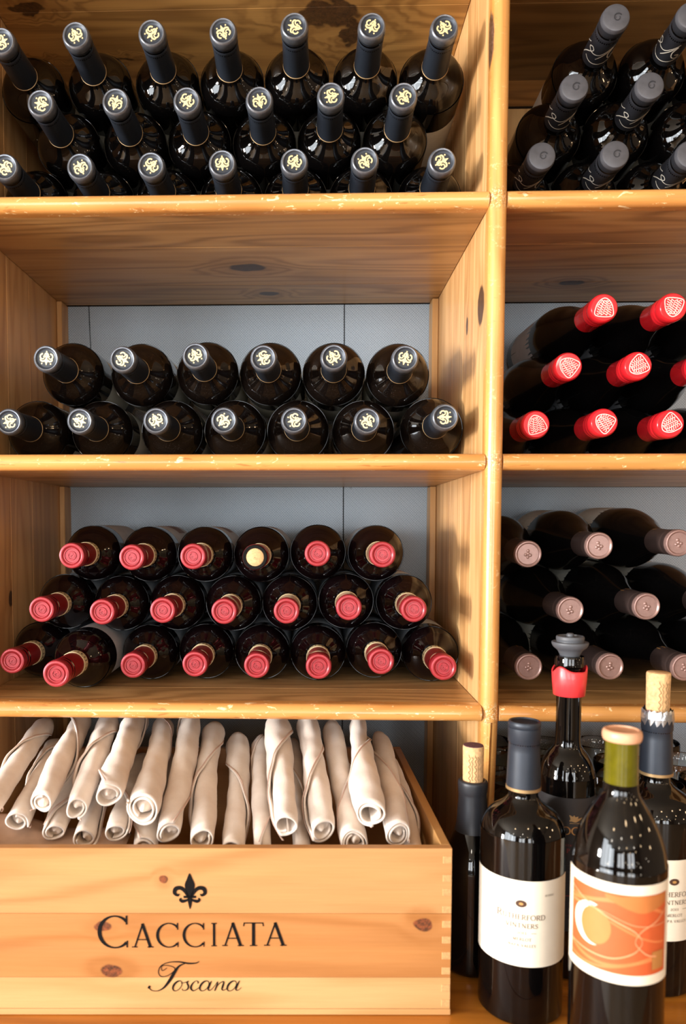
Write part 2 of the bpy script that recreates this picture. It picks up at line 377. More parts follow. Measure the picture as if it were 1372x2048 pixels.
# serif capitals, height 1, (art, width)
def glyph(ch, T=.125, t=.045):
    A = Art()
    def st(x0, y0, x1, y1, w): A.ribbon([(x0, y0), (x1, y1)], w)
    def sf(x, y, w=.2): A.ribbon([(x-w/2, y), (x+w/2, y)], t)
    def stem(x, y0=0, y1=1, w=T, a=True, b=True):
        st(x, y0, x, y1, w)
        if a: sf(x, y0+t/2, w+.16)
        if b: sf(x, y1-t/2, w+.16)
    def bow(cx, cy, rx, ry, a0, a1, n=22):
        pts = []; ws = []
        for i in range(n+1):
            a = math.radians(a0+(a1-a0)*i/n); pts.append((cx+rx*math.cos(a), cy+ry*math.sin(a))); ws.append(t+(T-t)*abs(math.cos(a))**1.6)
        A.ribbon(pts, ws)
    w = .8
    if ch in 'CG':
        bow(.52, .5, .47, .475, 42, 318); st(.875, .99, .875, .72, t*1.2); w = .93
        if ch == 'C': st(.885, .03, .895, .24, t)
        else: stem(.83, .06, .42, T, False, True); w = .98
    elif ch == 'O' or ch == '0': bow(.5, .5, .45, .475, 0, 360, 36); w = 1.0
    elif ch == 'A':
        st(.1, 0, .44, 1.0, t*1.5); st(.42, 1.0, .76, 0, T); st(.2, .33, .66, .33, t); sf(.1, t/2, .24); sf(.76, t/2, .26); w = .86
    elif ch == 'I': stem(.17); w = .34
    elif ch == 'T': stem(.4, b=False); st(.03, 1-t/2, .77, 1-t/2, t); st(.045, 1, .02, .84, t); st(.755, 1, .78, .84, t); w = .8
    elif ch == 'H': stem(.17); stem(.72); st(.17, .52, .72, .52, t); w = .9
    elif ch == 'L': stem(.17); st(.17, t/2, .62, t/2, t); st(.61, 0, .66, .2, t); w = .68
    elif ch in 'EF':
        stem(.17); st(.17, 1-t/2, .6, 1-t/2, t); st(.17, .53, .5, .53, t); st(.6, 1, .61, .84, t); w = .66
        if ch == 'E': st(.17, t/2, .63, t/2, t); st(.62, 0, .66, .18, t)
    elif ch in 'RPBD':
        stem(.17); w = .8
        if ch == 'D': st(.17, t/2, .42, t/2, t); st(.17, 1-t/2, .42, 1-t/2, t); bow(.4, .5, .45, .475, -90, 90); w = .95
        else:
            st(.17, 1-t/2, .4, 1-t/2, t); st(.17, .47, .4, .47, t); bow(.38, .73, .26, .255, -90, 90)
            if ch == 'R': st(.4, .48, .78, 0, T*.9); sf(.78, t/2, .16)
            if ch == 'B': bow(.38, .25, .3, .23, -90, 90)
    elif ch == 'U':
        stem(.15, .3, 1, T, False); stem(.7, .3, 1, t*1.4, False); bow(.425, .32, .275, .3, 180, 360); w = .85
    elif ch == 'V': st(.08, 1, .42, 0, T); st(.41, 0, .74, 1, t*1.4); sf(.08, 1-t/2, .24); sf(.74, 1-t/2, .2); w = .82
    elif ch == 'N': st(.15, 0, .15, 1, t*1.3); st(.13, 1, .76, 0, T); st(.77, 0, .77, 1, t*1.3); sf(.15, t/2); sf(.12, 1-t/2); sf(.77, 1-t/2); w = .92
    elif ch == 'M': st(.12, 0, .17, 1, t*1.3); st(.17, 1, .52, 0, T); st(.52, 0, .88, 1, t*1.3); stem(.9); w = 1.06
    elif ch == 'Y': st(.06, 1, .38, .5, T); st(.38, .5, .7, 1, t*1.3); stem(.38, 0, .5, T, True, False); w = .76
    elif ch == 'S': A.curve([(.56, .82, t), (.4, .96, t), (.18, .88, T*.7), (.16, .68, T), (.36, .52, T), (.55, .34, T), (.52, .12, T*.7), (.3, .03, t), (.08, .18, t)], 5); st(.57, .98, .57, .78, t); st(.08, .02, .08, .22, t); w = .66
    elif ch == '1': stem(.25, b=False); st(.25, .98, .1, .86, t); w = .5
    elif ch == '2': A.curve([(.08, .75, t), (.25, .97, t), (.5, .8, T), (.4, .5, T*.8), (.08, .04, t)], 5); st(.08, t, .6, t, t*1.5); w = .66
    elif ch == '3': A.curve([(.08, .85, t), (.3, .97, t), (.5, .78, T), (.25, .53, t), (.55, .28, T), (.35, .03, t), (.06, .14, t)], 5); w = .64
    elif ch == ' ': w = .45
    return A, w
def text_art(s, h, x=0, y=0, track=.08, center=True, big=None, T=.17, t=.085):
    """lay a line of capitals of height h; big = height of the first letter"""
    out = Art(); cx = 0; items = []
    for i, ch in enumerate(s):
        g, w = glyph(ch, T, t); hh = big if (big and i == 0) else h
        items.append((g, cx, hh)); cx += (w+track)*hh
    cx -= track*h; x0 = x-cx/2 if center else x
    for g, ox, hh in items: out.add(g, hh, hh, x0+ox, y)
    return out

# ------------------------------------------------------------------ the room
def structure(o): o['kind'] = 'structure'; return o
structure(box('floor', -4, 4, -7, .42, -.05, 0, M['floor'], bev=0))
structure(box('ceiling', -4, 4, -7, .42, 2.8, 2.85, M['ceiling'], bev=0))
structure(box('wall_back', -4, 4, .42, .5, 0, 2.8, M['plaster'], bev=0))
structure(box('wall_front', -4, 4, -7.08, -7, 0, 2.8, M['plaster'], bev=0))
structure(box('wall_left', -4.08, -4, -7, .42, 0, 2.8, M['plaster'], bev=0))
structure(box('wall_right', 4, 4.08, -7, .42, 0, 2.8, M['plaster'], bev=0))

# ------------------------------------------------------------------ the shelving
XL, XP0, XP1, XR = -.4085, .1987, .2189, .826
D = .379
S1, S1B, S2, S2B, S3, S3B = H(.3793), H(.3603), H(.0849), H(.0658), H(-.2076), H(-.2265)
S0B, S0 = H(.664), H(.684); CT = H(-.484)
unit = empty('wine_shelf', (.2, .19, 0))
tag(unit, 'honey-coloured pine wine shelving with square compartments and rounded front edges', 'shelving')
unit.rotation_euler = (0, 0, 0)
UI = Matrix.Translation((-.2, -.19, 0))
def part(o):
    o.parent = unit; o.matrix_parent_inverse = UI; return o
def nosing_profile(c, half, y_front, y_back, n=7):
    """rounded front edge: (Y, Z) points around centre height c"""
    rr = min(half, .0095); pts = [(y_back, c-half)]
    for i in range(n+1):
        a = -PI/2+(PI/2)*i/n*1.0; pts.append((y_front+rr-rr*math.cos(a), c-half+rr+rr*math.sin(a)))
    for i in range(n+1):
        a = (PI/2)*i/n; pts.append((y_front+rr-rr*math.cos(a), c+half-rr+rr*math.sin(a)))
    pts.append((y_back, c+half)); return pts
def shelf(zb, zt, mats, splits, y_front=-.003):
    c, half = (zb+zt)/2, (zt-zb)/2
    for x0, x1 in ((XL, XP0), (XP1, XR)):
        part(prism('shelf_nosing', nosing_profile(c, half, y_front, .016), 'x', x0+.0002, x1-.0002, M['nose']))
        ys = [.0163]+splits+[D-.006]
        for i in range(len(ys)-1):
            part(box('shelf_plank', x0+.0003, x1-.0003, ys[i], ys[i+1]-.0005, zb+.0003, zt-.0003, M[mats[i % len(mats)]], bev=.0005))
shelf(S0B, S0, ['ceil1', 'ceil1', 'ceil1'], [.13, .302])
shelf(S1B, S1, ['shelf', 'shelf2', 'shelf'], [.118, .272])
shelf(S2B, S2, ['shelf2', 'shelf', 'shelf2'], [.11, .25])
shelf(S3B, S3, ['shelf', 'shelf2', 'shelf'], [.09, .24], -.006)
# a darker pair of boards under the top shelf of the right bay
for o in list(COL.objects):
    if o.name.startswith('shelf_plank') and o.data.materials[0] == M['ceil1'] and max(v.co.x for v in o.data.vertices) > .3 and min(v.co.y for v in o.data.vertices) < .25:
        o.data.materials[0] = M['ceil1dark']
def upright(x0, x1, z0, z1, taper=0.):
    c, half = (x0+x1)/2, (x1-x0)/2
    pr = [(z, y) for y, z in nosing_profile(c, half, -.005, .016)]
    o = part(prism('upright_nosing', pr, 'z', z0, z1, M['post3']))
    if taper:
        for v in o.data.vertices:
            if v.co.z < z0+.01 and v.co.x > c: v.co.x -= taper
    for y0, y1, m in ((.0163, .0780, 'post2'), (.0785, .142, 'post'), (.1428, .224, 'post2'), (.2245, D-.004, 'post3')):
        part(box('upright_plank', x0+.0003, x1-.0003, y0, y1, z0, z1, M[m if m != 'post3' else 'post'], bev=.0006))
for x0, x1 in ((XL-.0202, XL), (XP0, XP1), (XR, XR+.0202)):
    upright(x0, x1, CT, S3B-.0003, .007 if x0 == XP0 else 0); upright(x0, x1, S3B, S0)
# back panels, cleats
def panel(x0, x1, z0, z1, m, cracks=()):
    lo = x0; lob = x0
    for ct, cb in list(cracks)+[(x1, x1)]:
        g = .0009 if (ct, cb) != (x1, x1) else 0
        vs = [(lob, D, z0), (cb-g, D, z0), (ct-g, D, z1), (lo, D, z1)]
        vs += [(x, D+.006, z) for x, y, z in vs]
        me = mesh('back_panel', vs, [(0, 1, 2, 3), (7, 6, 5, 4), (0, 4, 5, 1), (1, 5, 6, 2), (2, 6, 7, 3), (3, 7, 4, 0)])
        part(link('back_panel', me, m)); lo, lob = ct+g, cb+g
CW = .0085
for (z0, z1, m) in ((S1, S0B, 'panel_beige'), (S2, S1B, 'panel'), (S3, S2B, 'panel'), (CT, S3B, 'panel')):
    cr = [(-.366, -.357), (.052, .053)] if m == 'panel' and z0 == S2 else ([(.052, .053)] if m == 'panel' else [])
    panel(XL, XP0, z0, z1, M[m], cr); panel(XP1, XR, z0, z1, M[m])
    for x0, x1 in ((XL+.0002, XL+CW), (XP0-CW*1.15, XP0-.0002), (XP1+.0002, XP1+CW)):
        part(box('cleat', x0, x1, D-.034, D-.0005, z0+.0005, z1-.0005, M['cleat'], bev=.0008))
part(box('carcass_back', XL-.02, XR+.02, D+.008, D+.02, .02, S0, M['gapdark'], bev=0))
for y0, y1 in ((-.40, -.225), (-.2245, -.05), (-.0495, .125), (.1255, .25), (.2505, D+.006)):
    part(box('counter_plank', XL-.06, XR+.06, y0, y1, CT-.03, CT-.0002, M['counter'], bev=.0008))
for x0, x1 in ((XL-.02, XL+.28), (XL+.2805, XL+.615), (XL+.6155, XL+.93), (XL+.9305, XR+.02)):
    part(box('cabinet_front', x0, x1, -.36, -.342, .08, CT-.031, M['post'], bev=.002))
part(box('cabinet_plinth', XL-.02, XR+.02, -.33, D, .0, CT-.0315, M['gapdark'], bev=0))

# ------------------------------------------------------------------ bottles
ORD = ['first', 'second', 'third', 'fourth', 'fifth', 'sixth', 'seventh', 'eighth']
def arc_patch(name, R, z0, z1, a0, a1, n=28, nz=1):
    vs, fs = [], []
    for j in range(nz+1):
        for i in range(n+1):
            a = a0+(a1-a0)*i/n; vs.append((R*math.sin(a), -R*math.cos(a), z0+(z1-z0)*j/nz))
    for j in range(nz):
        for i in range(n): b = j*(n+1)+i; fs.append((b, b+1, b+n+2, b+n+1))
    return mesh(name, vs, fs, True)
def wrap(R): return lambda u, v: (R*math.sin(u/R), -R*math.cos(u/R), v)
def bordeaux(R, L, neck=.0142, sh0=.62, sh1=.745, fin=.0150):
    a, b = L*sh0, L*sh1
    c = [(R*.72, .0035), (R*.86, .0008), (R*.95, .0022), (R*.99, .006), (R, .012)]
    c += [(R, a*.5), (R, a), (R*.985, a+(b-a)*.2), (R*.92, a+(b-a)*.42), (R*.78, a+(b-a)*.66), (neck+(R-neck)*.26, a+(b-a)*.86), (neck+(R-neck)*.07, b), (neck, b+.008), (neck*.98, L-.026)]
    p = smoothprof(c, 4)
    return p+[(fin, L-.024), (fin, L-.012), (fin*.98, L-.006), (fin*.94, L-.003), (fin*.7, L-.0028)]
def burgundy(R, L, neck=.0142):
    c = [(R*.72, .0035), (R*.88, .0008), (R*.97, .004), (R, .012), (R, L*.28), (R, L*.46), (R*.95, L*.53), (R*.80, L*.61), (R*.60, L*.69), (neck+(R-neck)*.15, L*.77), (neck*1.04, L*.83), (neck, L*.9), (neck, L-.026)]
    return smoothprof(c, 4)+[(.0150, L-.024), (.0150, L-.008), (.0142, L-.003), (.0105, L-.0028)]
def capsule_prof(L, length, r0, r1, lip=.0158, dish=.0012):
    """foil capsule: skirt, bead, rolled lip and dished top"""
    return [(r0, L-length), (r0*1.0, L-length+.001), (r1, L-.022), (r1*1.03, L-.0195), (r1*1.03, L-.0175), (r1*.985, L-.016), (r1*.985, L-.0145), (lip*.985, L-.0125), (lip, L-.009), (lip, L-.005), (lip*.975, L-.0018), (lip*.93, L-.0003), (lip*.86, L+.0006), (lip*.80, L+.0004), (lip*.74, L-dish*.6), (lip*.6, L-dish), (.0005, L-dish)]
def spiral(cx, cy, r, a0, turns, w, hand=1, n=12, shrink=.15):
    return [(cx+r*(1-(1-shrink)*i/n)*math.cos(a0+hand*turns*2*PI*i/n), cy+r*(1-(1-shrink)*i/n)*math.sin(a0+hand*turns*2*PI*i/n), w*(1-.4*i/n)) for i in range(n+1)]
def emblem_art():
    A = Art()                                # scrolled three-lobed crest, unit radius
    for sx in (-1, 1):
        q = spiral(sx*.42, .18, .36, PI/2 if sx > 0 else PI/2, .95, .17, -sx, 12, .25)
        A.ribbon([p[:2] for p in q], [p[2] for p in q])
        A.curve([(sx*.08, -.1, .15), (sx*.34, -.3, .2), (sx*.62, -.22, .17), (sx*.68, -.02, .1)], 4)
        A.curve([(0, .1, .12), (sx*.2, .32, .16), (sx*.14, .56, .12), (sx*.0, .66, .1)], 4)
        A.disc(sx*.5, -.56, .09, n=8)
    A.curve([(0, .6, .16), (.04, .2, .2), (-.04, -.2, .24), (0, -.5, .2), (0, -.72, .06)], 4)
    A.disc(0, -.28, .2, n=10); A.disc(0, .78, .09, n=8)
    return A
def stamp(name, art, R, z):
    return mesh(name, [(u*R, v*R, z+4e-7*i) for i, (u, v) in enumerate(art.v)], art.f)
def add_relief(me_list): return me_list

class Kind:
    """a bottle type: list of (name, mesh, material, index of parent part or None, label)"""
    def __init__(s, R, L): s.R, s.L, s.parts = R, L, []
    def add(s, name, me, mat, parent=None, label=None):
        if not me.materials: me.materials.append(mat)
        s.parts.append((name, me, parent, label)); return len(s.parts)-1
def spawn(kind, name, loc, quat, skip=()):
    e = empty(name, loc); e.rotation_mode = 'QUATERNION'; e.rotation_quaternion = quat
    objs = {}
    for i, (n, me, p, lb) in enumerate(kind.parts):
        if n in skip: continue
        o = bpy.data.objects.new(n, me); COL.objects.link(o); o.parent = objs[p] if p is not None and p in objs else e
        if lb: o['label'] = lb
        objs[i] = o
    return e
def embl_kind(glass, lab='label'):
    R, L = .0412, .298; k = Kind(R, L)
    k.add('glass', lathe('bottle_glass', bordeaux(R, L), 48), M[glass])
    c = k.add('capsule', lathe('graphite_capsule', capsule_prof(L, .072, .0162, .0150, .0158), 36, cap0=False, cap1=False), M['caps_graphite'], label='graphite foil capsule')
    k.add('capsule_rim', lathe('capsule_rim', [(.0154, L-.0105), (.0161, L-.009), (.0161, L-.005), (.0157, L-.0018), (.0149, L+.0001), (.0138, L+.0009), (.0128, L+.0007), (.0122, L-.0003)], 36, False, False), M['caps_rim'], c)
    k.add('capsule_disc', lathe('capsule_disc', [(.0121, L-.0006), (.0116, L-.0011), (.0004, L-.0011)], 36, False, False), M['disc_dark'], c)
    em = emblem_art(); e = k.add('emblem', stamp('emblem', em, .0106, L-.0009), M['gold'], c, 'gold scrolled crest')
    k.add('emblem_ring', stamp('emblem_ring', Art().ringo(0, 0, 1.10, 1.10, .07), .0108, L-.0009), M['gold'], c)
    k.add('neck_band', lathe('neck_band', [(.0161, L-.0738), (.01655, L-.0736), (.01655, L-.0724), (.0161, L-.0722)], 36, False, False), M['gold_ring'])
    k.add('label', arc_patch('bottle_label', R+.0002, .045, .150, -2.3, 2.3), M[lab])
    return k
K_embl = embl_kind('glass'); K_embl2 = embl_kind('glass_dusty')
def red_kind(open_top=False):
    R, L = .0375, .296; k = Kind(R, L)
    k.add('glass', lathe('bottle_glass', bordeaux(R, L), 48), M['glass_red'])
    if not open_top:
        c = k.add('capsule', lathe('red_capsule', capsule_prof(L, .060, .0150, .0148, .0157), 36, cap0=False, cap1=False), M['caps_red'])
        k.add('capsule_top', lathe('capsule_top', [(.0160, L-.006), (.0159, L-.002), (.0150, L+.0004), (.0130, L+.0012), (.0118, L+.0008), (.0106, L-.0010), (.0102, L-.0012), (.0097, L+.0002), (.0088, L+.0002), (.0083, L-.0011), (.0057, L-.0011), (.0052, L), (.0042, L), (.0037, L-.0011), (.0004, L-.0011)], 36, False, False), M['caps_red_top'], c)
        A = Art(); A.curve([(-.4, .1, .14), (-.1, .4, .2), (.3, .25, .2), (.2, -.1, .2), (-.2, -.2, .2), (-.1, -.45, .16), (.35, -.4, .1)], 5); A.disc(.42, .05, .13); A.disc(-.45, -.25, .11)
        k.add('embossing', stamp('embossing', A, .0078, L-.0004), M['caps_red_top'], c)
    else:
        c = k.add('cut_capsule', lathe('cut_capsule', [(.0150, L-.060), (.0150, L-.02), (.0158, L-.017), (.0158, L-.004), (.0150, L-.001)], 36, False, False), M['caps_red'])
        k.add('neck_rim', lathe('neck_rim', [(.0152, L-.0041), (.0152, L+.0005), (.0142, L+.0014), (.0112, L+.0012), (.0108, L-.0006)], 36, False, False), M['ink'])
        k.add('cork', lathe('cork_end', [(.0109, L-.006), (.0109, L+.0002), (.0102, L+.0008), (.0004, L+.0008)], 24, False, False), M['cork'], label='bare cork end')
    b = k.add('neck_band', lathe('neck_band', [(.0151, L-.0745), (.0156, L-.0743), (.0156, L-.0605), (.0151, L-.0603)], 36, False, False), M['band'])
    A = Art()
    for q in range(4):
        for i, ch in enumerate('DOCG'): A.add(glyph(ch)[0], .0068, .0068, q*.0245-.049+i*.0047*1.1, 0)
    k.add('lettering', A.make('band_lettering', lambda u, v: wrap(.0159)(u, L-.0708+v)), M['ink'], b)
    lb = k.add('label', arc_patch('bottle_label', R+.0002, .035, .165, -2.4, 2.4), M['label_grey'])
    k.add('label_print', arc_patch('label_print', R+.0003, .06, .11, -.42, .42, 12), M['label_brown'], lb)
    return k
K_red = red_kind(); K_open = red_kind(True)
def script_kind():
    R, L = .0412, .300; k = Kind(R, L)
    k.add('glass', lathe('bottle_glass', bordeaux(R, L), 48), M['glass'])
    c = k.add('capsule', lathe('black_capsule', capsule_prof(L, .066, .0155, .0150, .0160, .0007), 36, cap0=False, cap1=False), M['caps_black'])
    k.add('capsule_top', lathe('capsule_top', [(.0161, L-.004), (.0158, L-.0012), (.0148, L+.0008), (.0130, L+.0014), (.0004, L+.0012)], 36, False, False), M['caps_black_top'], c)
    A = Art(); q = spiral(.15, -.05, .5, .4, 1.0, .13, 1, 14, .45); A.ribbon([p[:2] for p in q], [p[2] for p in q])
    k.add('embossing', stamp('embossing', A, .0098, L+.0017), M['caps_black'], c)
    A = Art()                              # pale handwritten flourish running round the capsule
    A.curve([(-.030, .000, .0009), (-.024, .010, .0012), (-.015, .020, .0010), (-.0175, .0245, .0011), (-.022, .021, .0011), (-.016, .017, .0012), (-.006, .018, .0010), (.002, .026, .0009), (.008, .034, .0008)], 6)
    A.curve([(-.008, .010, .0008), (.000, .020, .0012), (.007, .030, .0010), (.004, .020, .0012), (.006, .012, .0011), (.011, .010, .0010), (.013, .015, .0010), (.008, .016, .0009)], 6)
    A.curve([(-.022, .006, .0009), (-.010, .002, .0012), (.006, .004, .0011), (.018, .012, .0009), (.028, .022, .0008)], 6)
    B = Art().add(A).add(A, 1, 1, .048, .004)
    k.add('flourish', B.make('flourish', lambda u, v: wrap(.0159)(u, L-.060+v)), M['white_print'], c, 'silver handwritten flourish')
    k.add('label', arc_patch('bottle_label', R+.0002, .045, .150, -2.3, 2.3), M['label'])
    return k
K_script = script_kind()
def scarlet_kind():
    R, L = .0392, .302; k = Kind(R, L)
    k.add('glass', lathe('bottle_glass', burgundy(R, L), 48), M['glass_satin'])
    p = [(.0157, L-.058), (.0157, L-.028), (.0162, L-.0265), (.0162, L-.0235), (.0158, L-.022), (.0163, L-.020), (.0163, L-.0165), (.0158, L-.015), (.0168, L-.012), (.0168, L-.004), (.0160, L-.0012), (.0148, L), (.0004, L)]
    c = k.add('capsule', lathe('scarlet_capsule', p, 36, cap0=False, cap1=False), M['caps_scarlet'])
    A = Art()                              # shield filled with wavy lines
    sh = crs([(-.62, .62), (.62, .62), (.66, .0), (.42, -.5), (0, -.74), (-.42, -.5), (-.66, 0)], 5, True)
    A.ribbon(sh+[sh[0]], .07)
    for i in range(7):
        y = .48-i*.165; hw = .56 if y > -.1 else .56*(1-((-y-.1)/.62)**1.6*.8)
        A.ribbon([(-hw+2*hw*j/14, y+.06*math.sin(j*1.6+i*.9)) for j in range(15)], .06)
        for j in range(2): A.disc(-hw*.4+hw*.8*j, y+.085, .035, n=6)
    k.add('shield_print', stamp('shield_print', A, .0150, L+.0003), M['silver_print'], c, 'pale wavy shield print')
    lb = k.add('label', arc_patch('bottle_label', R+.0002, .030, .125, -2.5, 2.5), M['label_grey'])
    A = Art(); A.curve([(-.02, .0, .001), (-.012, .012, .002), (-.008, .0, .0014), (.0, .011, .002), (.004, .0, .0014), (.012, .012, .002), (.018, .002, .001)], 5); A.ringo(0, .004, .03, .02, .0008)
    k.add('label_print', A.make('label_print', lambda u, v: wrap(R+.0003)(u, .085+v)), M['ink'], lb)
    return k
K_scar = scarlet_kind()
def taupe_kind():
    R, L = .0418, .300; k = Kind(R, L)
    k.add('glass', lathe('bottle_glass', burgundy(R, L), 48), M['glass_satin'])
    c = k.add('capsule', lathe('taupe_capsule', capsule_prof(L, .062, .0160, .0153, .0162, .001), 36, cap0=False, cap1=False), M['caps_brown'])
    k.add('capsule_top', lathe('capsule_top', [(.0163, L-.004), (.0162, L-.0012), (.0152, L+.0010), (.0140, L+.0012), (.0128, L+.0004), (.0122, L-.0004), (.0004, L-.0004)], 36, False, False), M['caps_brown_top'], c)
    bm = bmesh.new()
    for x, y in ((0, .38), (-.3, .12), (.3, .12), (0, -.05), (.05, -.4)):
        bmesh.ops.create_icosphere(bm, subdivisions=2, radius=.0021, matrix=Matrix.Translation((x*.0095, y*.0095, L-.0006)) @ Matrix.Diagonal((1, 1, .5, 1)))
    me = bpy.data.meshes.new('embossed_grapes'); bm.to_mesh(me); bm.free()
    for f in me.polygons: f.use_smooth = True
    k.add('embossed_grapes', me, M['caps_brown_top'], c)
    A = Art()
    dx = 0
    A.ribbon([(dx-.003, 0), (dx-.003, .010)], .0012); A.ribbon([(dx+.003, 0), (dx+.003, .010)], .0012); A.ribbon([(dx-.005, .0055), (dx+.005, .0055)], .001); A.ribbon([(dx-.0045, .010), (dx-.0015, .010)], .001)
    k.add('monogram', A.make('monogram', lambda u, v: wrap(.0163)(u, L-.058+v)), M['copper_print'], c)
    k.add('label', arc_patch('bottle_label', R+.0002, .03, .115, -2.3, 2.3), M['label'])
    return k
K_taupe = taupe_kind()

def settle(rows, R, x0, x1, z0):
    """rows bottom-up: lists of x. keep neighbours apart, rest each tier on the one below. returns rows of (x, z)"""
    out = []
    for r, xs in enumerate(rows):
        xs = list(xs)
        for _ in range(200):
            for i in range(len(xs)-1):
                d = 2*R+.0006-(xs[i+1]-xs[i])
                if d > 0: xs[i] -= d/2; xs[i+1] += d/2
            xs = [min(max(x, x0+R+.0005), x1-R-.0005) for x in xs]
        zs = []
        for x in xs:
            z = z0+R+.0003
            if r:
                for bx, bz in out[-1]:
                    dx = abs(x-bx)
                    if dx < 2*R: z = max(z, bz+math.sqrt((2*R+.0004)**2-dx*dx))
            zs.append(z)
        out.append(list(zip(xs, zs)))
    return out
def relax(pts, R, x0, x1, z0):
    """push overlapping circles of one cross-section apart, inside the compartment"""
    pts = [list(p) for p in pts]; d0 = 2*R
    for _ in range(400):
        for i in range(len(pts)):
            for j in range(i+1, len(pts)):
                dx, dz = pts[j][0]-pts[i][0], pts[j][1]-pts[i][1]; d = math.hypot(dx, dz)
                if d < d0:
                    m = (d0-d)/2+1e-5; ux, uz = dx/d, dz/d
                    pts[i][0] -= ux*m; pts[i][1] -= uz*m; pts[j][0] += ux*m; pts[j][1] += uz*m
        for p in pts:
            p[0] = min(max(p[0], x0+R), x1-R); p[1] = max(p[1], z0+R)
    return pts
def lay_all(items, R, x0, x1, z0, name='wine_bottle'):
    """items: (kind, x, z, ycap, capx, capz, roll, label, group). bottles on their side, necks to the room"""
    RR = R+.0005; S, B = [], []
    for k, x, z, yc, cx, cz, *_ in items:
        dx = max(-.008, min(.008, cx-x)); dz = max(-.007, min(.007, cz-z))
        S.append((x+dx*.4, z+dz*.4)); B.append((x-dx*.55, z-dz*.55))
    S = relax(S, RR, x0, x1, z0); B = relax(B, RR, x0, x1, z0)
    for (k, x, z, yc, cx, cz, roll, label, group), s_, b_ in zip(items, S, B):
        L = k.L; d = Vector((s_[0]-b_[0], -.62*L, s_[1]-b_[1])).normalized()
        base = Vector((b_[0], yc+L, b_[1]))
        q = d.to_track_quat('Z', 'Y') @ Quaternion((0, 0, 1), roll)
        tag(spawn(k, name, base, q), label, 'bottle', group)
def stack(kinds, group, caprows, xrows, R, x0, x1, z0, ycap, lname, yover={}):
    res = settle(xrows, R+.0004, x0, x1, z0); items = []
    for r, row in enumerate(res):
        for i, (x, z) in enumerate(row):
            cx, cz = caprows[r][i] if i < len(caprows[r]) else (x, z)
            yc = yover.get((r, i), ycap+random.uniform(-.003, .003)); k = kinds(r, i)
            roll = random.uniform(-.5, .5)+PI if k in (K_red, K_open) else (random.uniform(-.5, .5) if k is K_script else (random.uniform(-.35, .35)+PI if k is K_taupe else random.uniform(-PI, PI)))
            items.append((k, x, z, yc, cx, cz, roll, lname(r, i, len(row)), group))
    lay_all(items, R, x0, x1, z0)
mm = lambda l: [v/1000 for v in l]
k_cell1 = lambda r, i: K_embl
k_cell2 = lambda r, i: K_embl2
k_cell3 = lambda r, i: K_open if (r, i) == (2, 3) else K_red
# upper left compartment: cap positions measured at 20 mm behind the front edge
s = .917/.937
c1 = [[(-367.6, 424.6), (-277.2, 423.5), (-192.1, 423), (-107.5, 423.7), (-19.2, 424.9), (58, 423.4), (152.9, 423.9)],
      [(-322.8, 500.9), (-233.7, 501.9), (-148.6, 501.2), (-62.3, 501.6), (21.7, 507.2), (104.8, 501.9)],
      [(-368.9, 573.8), (-279.8, 579.7), (-188.9, 582.6), (-105.7, 582.9), (-23.6, 585.4), (68, 586), (153.8, 581.7)]]
caps = [[(x*s/1000, H(z*s/1000)) for x, z in row] for row in c1]
rowname = ['bottom', 'middle', 'top']
stack(k_cell1, 'graphite-capped bottles in the upper left compartment', caps, [[c[0] for c in row] for row in caps], K_embl.R, XL, XP0, S1, .020,
      lambda r, i, n: f'dark bottle with gold-crested graphite cap, {ORD[i]} from left in {rowname[r]} row, upper left compartment')
c2 = [[(-367.9, 128), (-282.6, 129.6), (-186.8, 131.1), (-109.1, 130.3), (-22.8, 131.2), (66.6, 126.8), (159.6, 133.7)],
      [(-320.6, 202.2), (-226.8, 199.3), (-137.8, 204.8), (-60.1, 201.4), (25.5, 203.4), (110.7, 201.7)]]
b2 = [[-369.5, -281.8, -182, -96, -11, 73, 157.3], [-315, -223.9, -130.5, -48.4, 34, 116.7]]
s = .925/.937
caps = [[(x*s/1000, H(z*s/1000)) for x, z in row] for row in c2]
xr = [[(.5*a+.5*c[0]/1000*s*1000)/1000 if False else (a*.001*.5+c[0]*s*.001*.5) for a, c in zip(ra, rc)] for ra, rc in zip(b2, c2)]
row2 = ['lower', 'upper']
stack(k_cell2, 'graphite-capped bottles in the middle left compartment', caps, xr, K_embl2.R, XL, XP0, S2, .028,
      lambda r, i, n: f'dusty dark bottle with gold-crested cap, {ORD[i]} from left in {row2[r]} row, middle left compartment')
c3 = [[(-373.6, 165.9), (-291, 168), (-225.2, 169.9), (-145.9, 167.5), (-70.1, 168.9), (5.9, 168.3), (81.5, 163.5), (159.9, 168.5)],
      [(-323.1, 99.8), (-254.3, 104.4), (-180.7, 99.1), (-109.3, 103.7), (-31.5, 100.3), (41.5, 95), (124, 98.3)],
      [(-286.1, 34.3), (-222.6, 38.5), (-144, 36.4), (-68.8, 36.8), (5.4, 30.6), (85.3, 32.8)]]
caps = [[(x/1000, H(-z/1000)) for x, z in row] for row in c3]
def lab3(r, i, n):
    if (r, i) == (2, 3): return 'opened bottle with bare cork end and cut red capsule among red-capped bottles, lower left compartment'
    return f'bottle with pinkish-red capsule, {ORD[i]} from left in {rowname[r]} row, lower left compartment'
stack(k_cell3, 'red-capped bottles in the lower left compartment', caps, [[c[0] for c in row] for row in caps], K_red.R, XL, XP0, S3, .038, lab3, {(0, 1): -.022})
